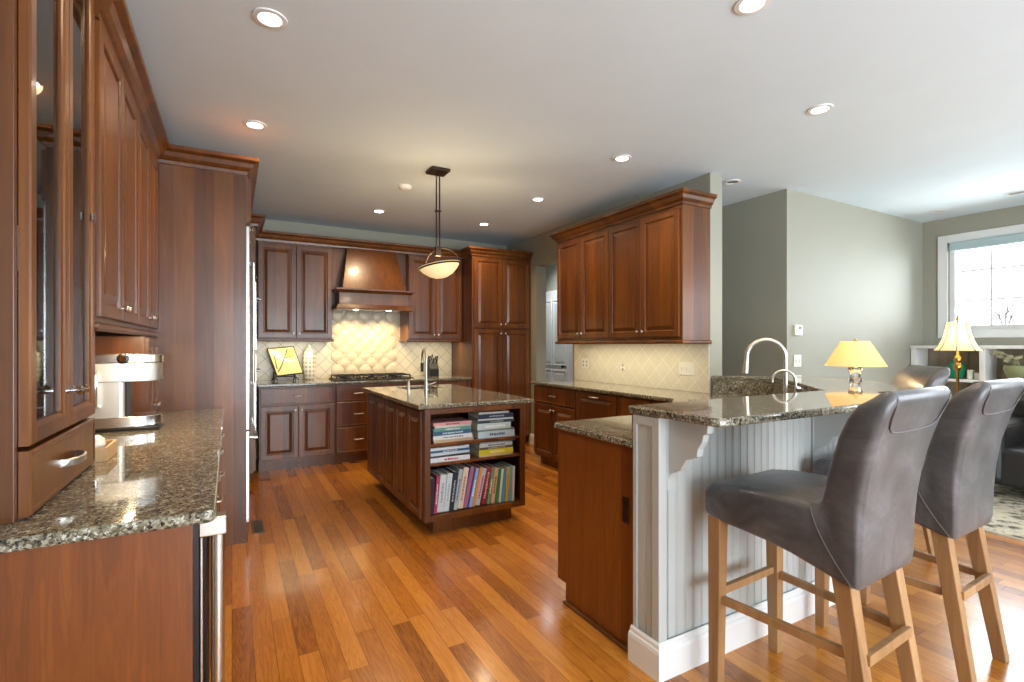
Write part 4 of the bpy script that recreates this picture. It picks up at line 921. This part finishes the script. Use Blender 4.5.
o = MB(Matrix.Translation((6.33, 1.45, .62)) @ Matrix.Rotation(-.25, 4, 'Y')).rings([[(d, y*s, z*s) for y, z in ((-.2, -.2), (0, -.215), (.2, -.2), (.215, 0), (.2, .2), (0, .215), (-.2, .2), (-.215, 0))] for d, s in ((-.075, .3), (-.06, .75), (0, 1), (.06, .75), (.075, .3))]).build('throw_cushion', M['cushion'], smooth=60)
tag(o, 'cream patterned throw cushion on the black armchair', 'cushion')

# ------------------------------------------------------------------ ceiling fittings
def downlight(x, y, label, on=True, en=50, r=.05, color=WARM):
    t = thing('recessed_light', label, 'ceiling light', (x, y, CE), 'recessed ceiling lights')
    MB().lathe([(r+.022, 0), (r+.02, -.006), (r, -.008), (r-.006, -.002), (r-.006, 0)], (x, y, CE-.0005), 28, cap=False).build('trim_ring', M['white'], t, smooth=50)
    MB().lathe([(r-.004, -.0035), (r-.03, -.0045), (.004, -.005)], (x, y, CE), 24).build('lens', M['lens'] if on else M['nickel'], t, smooth=50)
    if on: lamp('downlight', 'SPOT', (x, y, CE-.012), en, color, t, spot_size=2.5, spot_blend=.8, shadow_soft_size=.06)
for x, y, lab in ((.148, 2.48, 'lit recessed light near the top left, above the left counter'), (.133, 3.726, 'lit recessed light beside the crown of the tall fridge surround'), (1.938, 1.367, 'lit recessed light at the top edge above the bar'),
                  (3.175, 1.776, 'lit recessed light over the corner sink'), (2.658, 2.995, 'lit recessed light before the right wall cabinets, nearest their open end'), (2.671, 4.246, 'lit recessed light between the island and the right wall cabinets'),
                  (2.654, 5.442, 'lit recessed light in front of the pantry cabinet'), (1.398, 5.472, 'lit recessed light in front of the range hood')):
    downlight(x, y, lab)
downlight(4.1, 6.3, 'added unseen recessed light brightening the back hall beyond the doorway', True, 75, color=(.9, .95, 1.0))  # unseen fitting, added to brighten the hall and its white door
downlight(3.90, 2.95, 'unlit recessed light just past the open wall end', False)
downlight(6.715, 2.5, 'unlit recessed light near the sitting room window', False)
t = thing('smoke_detector', 'white smoke detector on the ceiling beside the pendant', 'smoke detector', (1.387, 4.495, CE))
MB().lathe([(.06, 0), (.06, -.012), (.045, -.03), (.02, -.036), (.004, -.036)], (1.387, 4.495, CE-.0005), 24).build('housing', M['plate'], t, smooth=40)
t = thing('ceiling_vent', 'slim white ceiling vent near the wide window', 'vent', (6.55, 1.7, CE))
MB().box(6.5, 6.6, 1.45, 1.9, CE-.008, CE-.0005).build('frame', M['white'], t)
for k in range(4): MB().box(6.512+k*.02, 6.52+k*.02, 1.47, 1.88, CE-.0095, CE-.008).build('slot', M['bark'], t)

# ------------------------------------------------------------------ outside the window
struct('ground_outside', MB().box(7.36, 40, -25, 25, -.6, -.4), M['lawn'])
t = thing('bare_tree', 'small bare tree outside the wide window', 'tree', (13.4, 3.9, -.4))
def branch(p, d, L, r, depth, parent, mb):
    q = p+d*L; mb.tube([p, (p+q)/2+V((random.uniform(-.02, .02), random.uniform(-.02, .02), 0)), q], [r*.7, r*.6, r*.5], 6)
    if depth:
        for k in range(3):
            nd = (d+V((random.uniform(-.5, .5), random.uniform(-.6, .6), random.uniform(.0, .5)))).normalized()
            branch(p.lerp(q, random.uniform(.55, 1)), nd, L*random.uniform(.5, .75), r*.55, depth-1, parent, mb)
MB().tube([(13.4, 3.9, -.4), (13.42, 3.88, .8), (13.4, 3.9, 1.7)], [.06, .05, .04], 8).build('trunk', M['bark'], t)
for k in range(3):
    mb = MB(); branch(V((13.4, 3.9, 1.55)), V((.1*(k-1), .28*(k-1), 1)).normalized(), .42, .02, 2, t, mb); mb.build('bough', M['bark'], t)
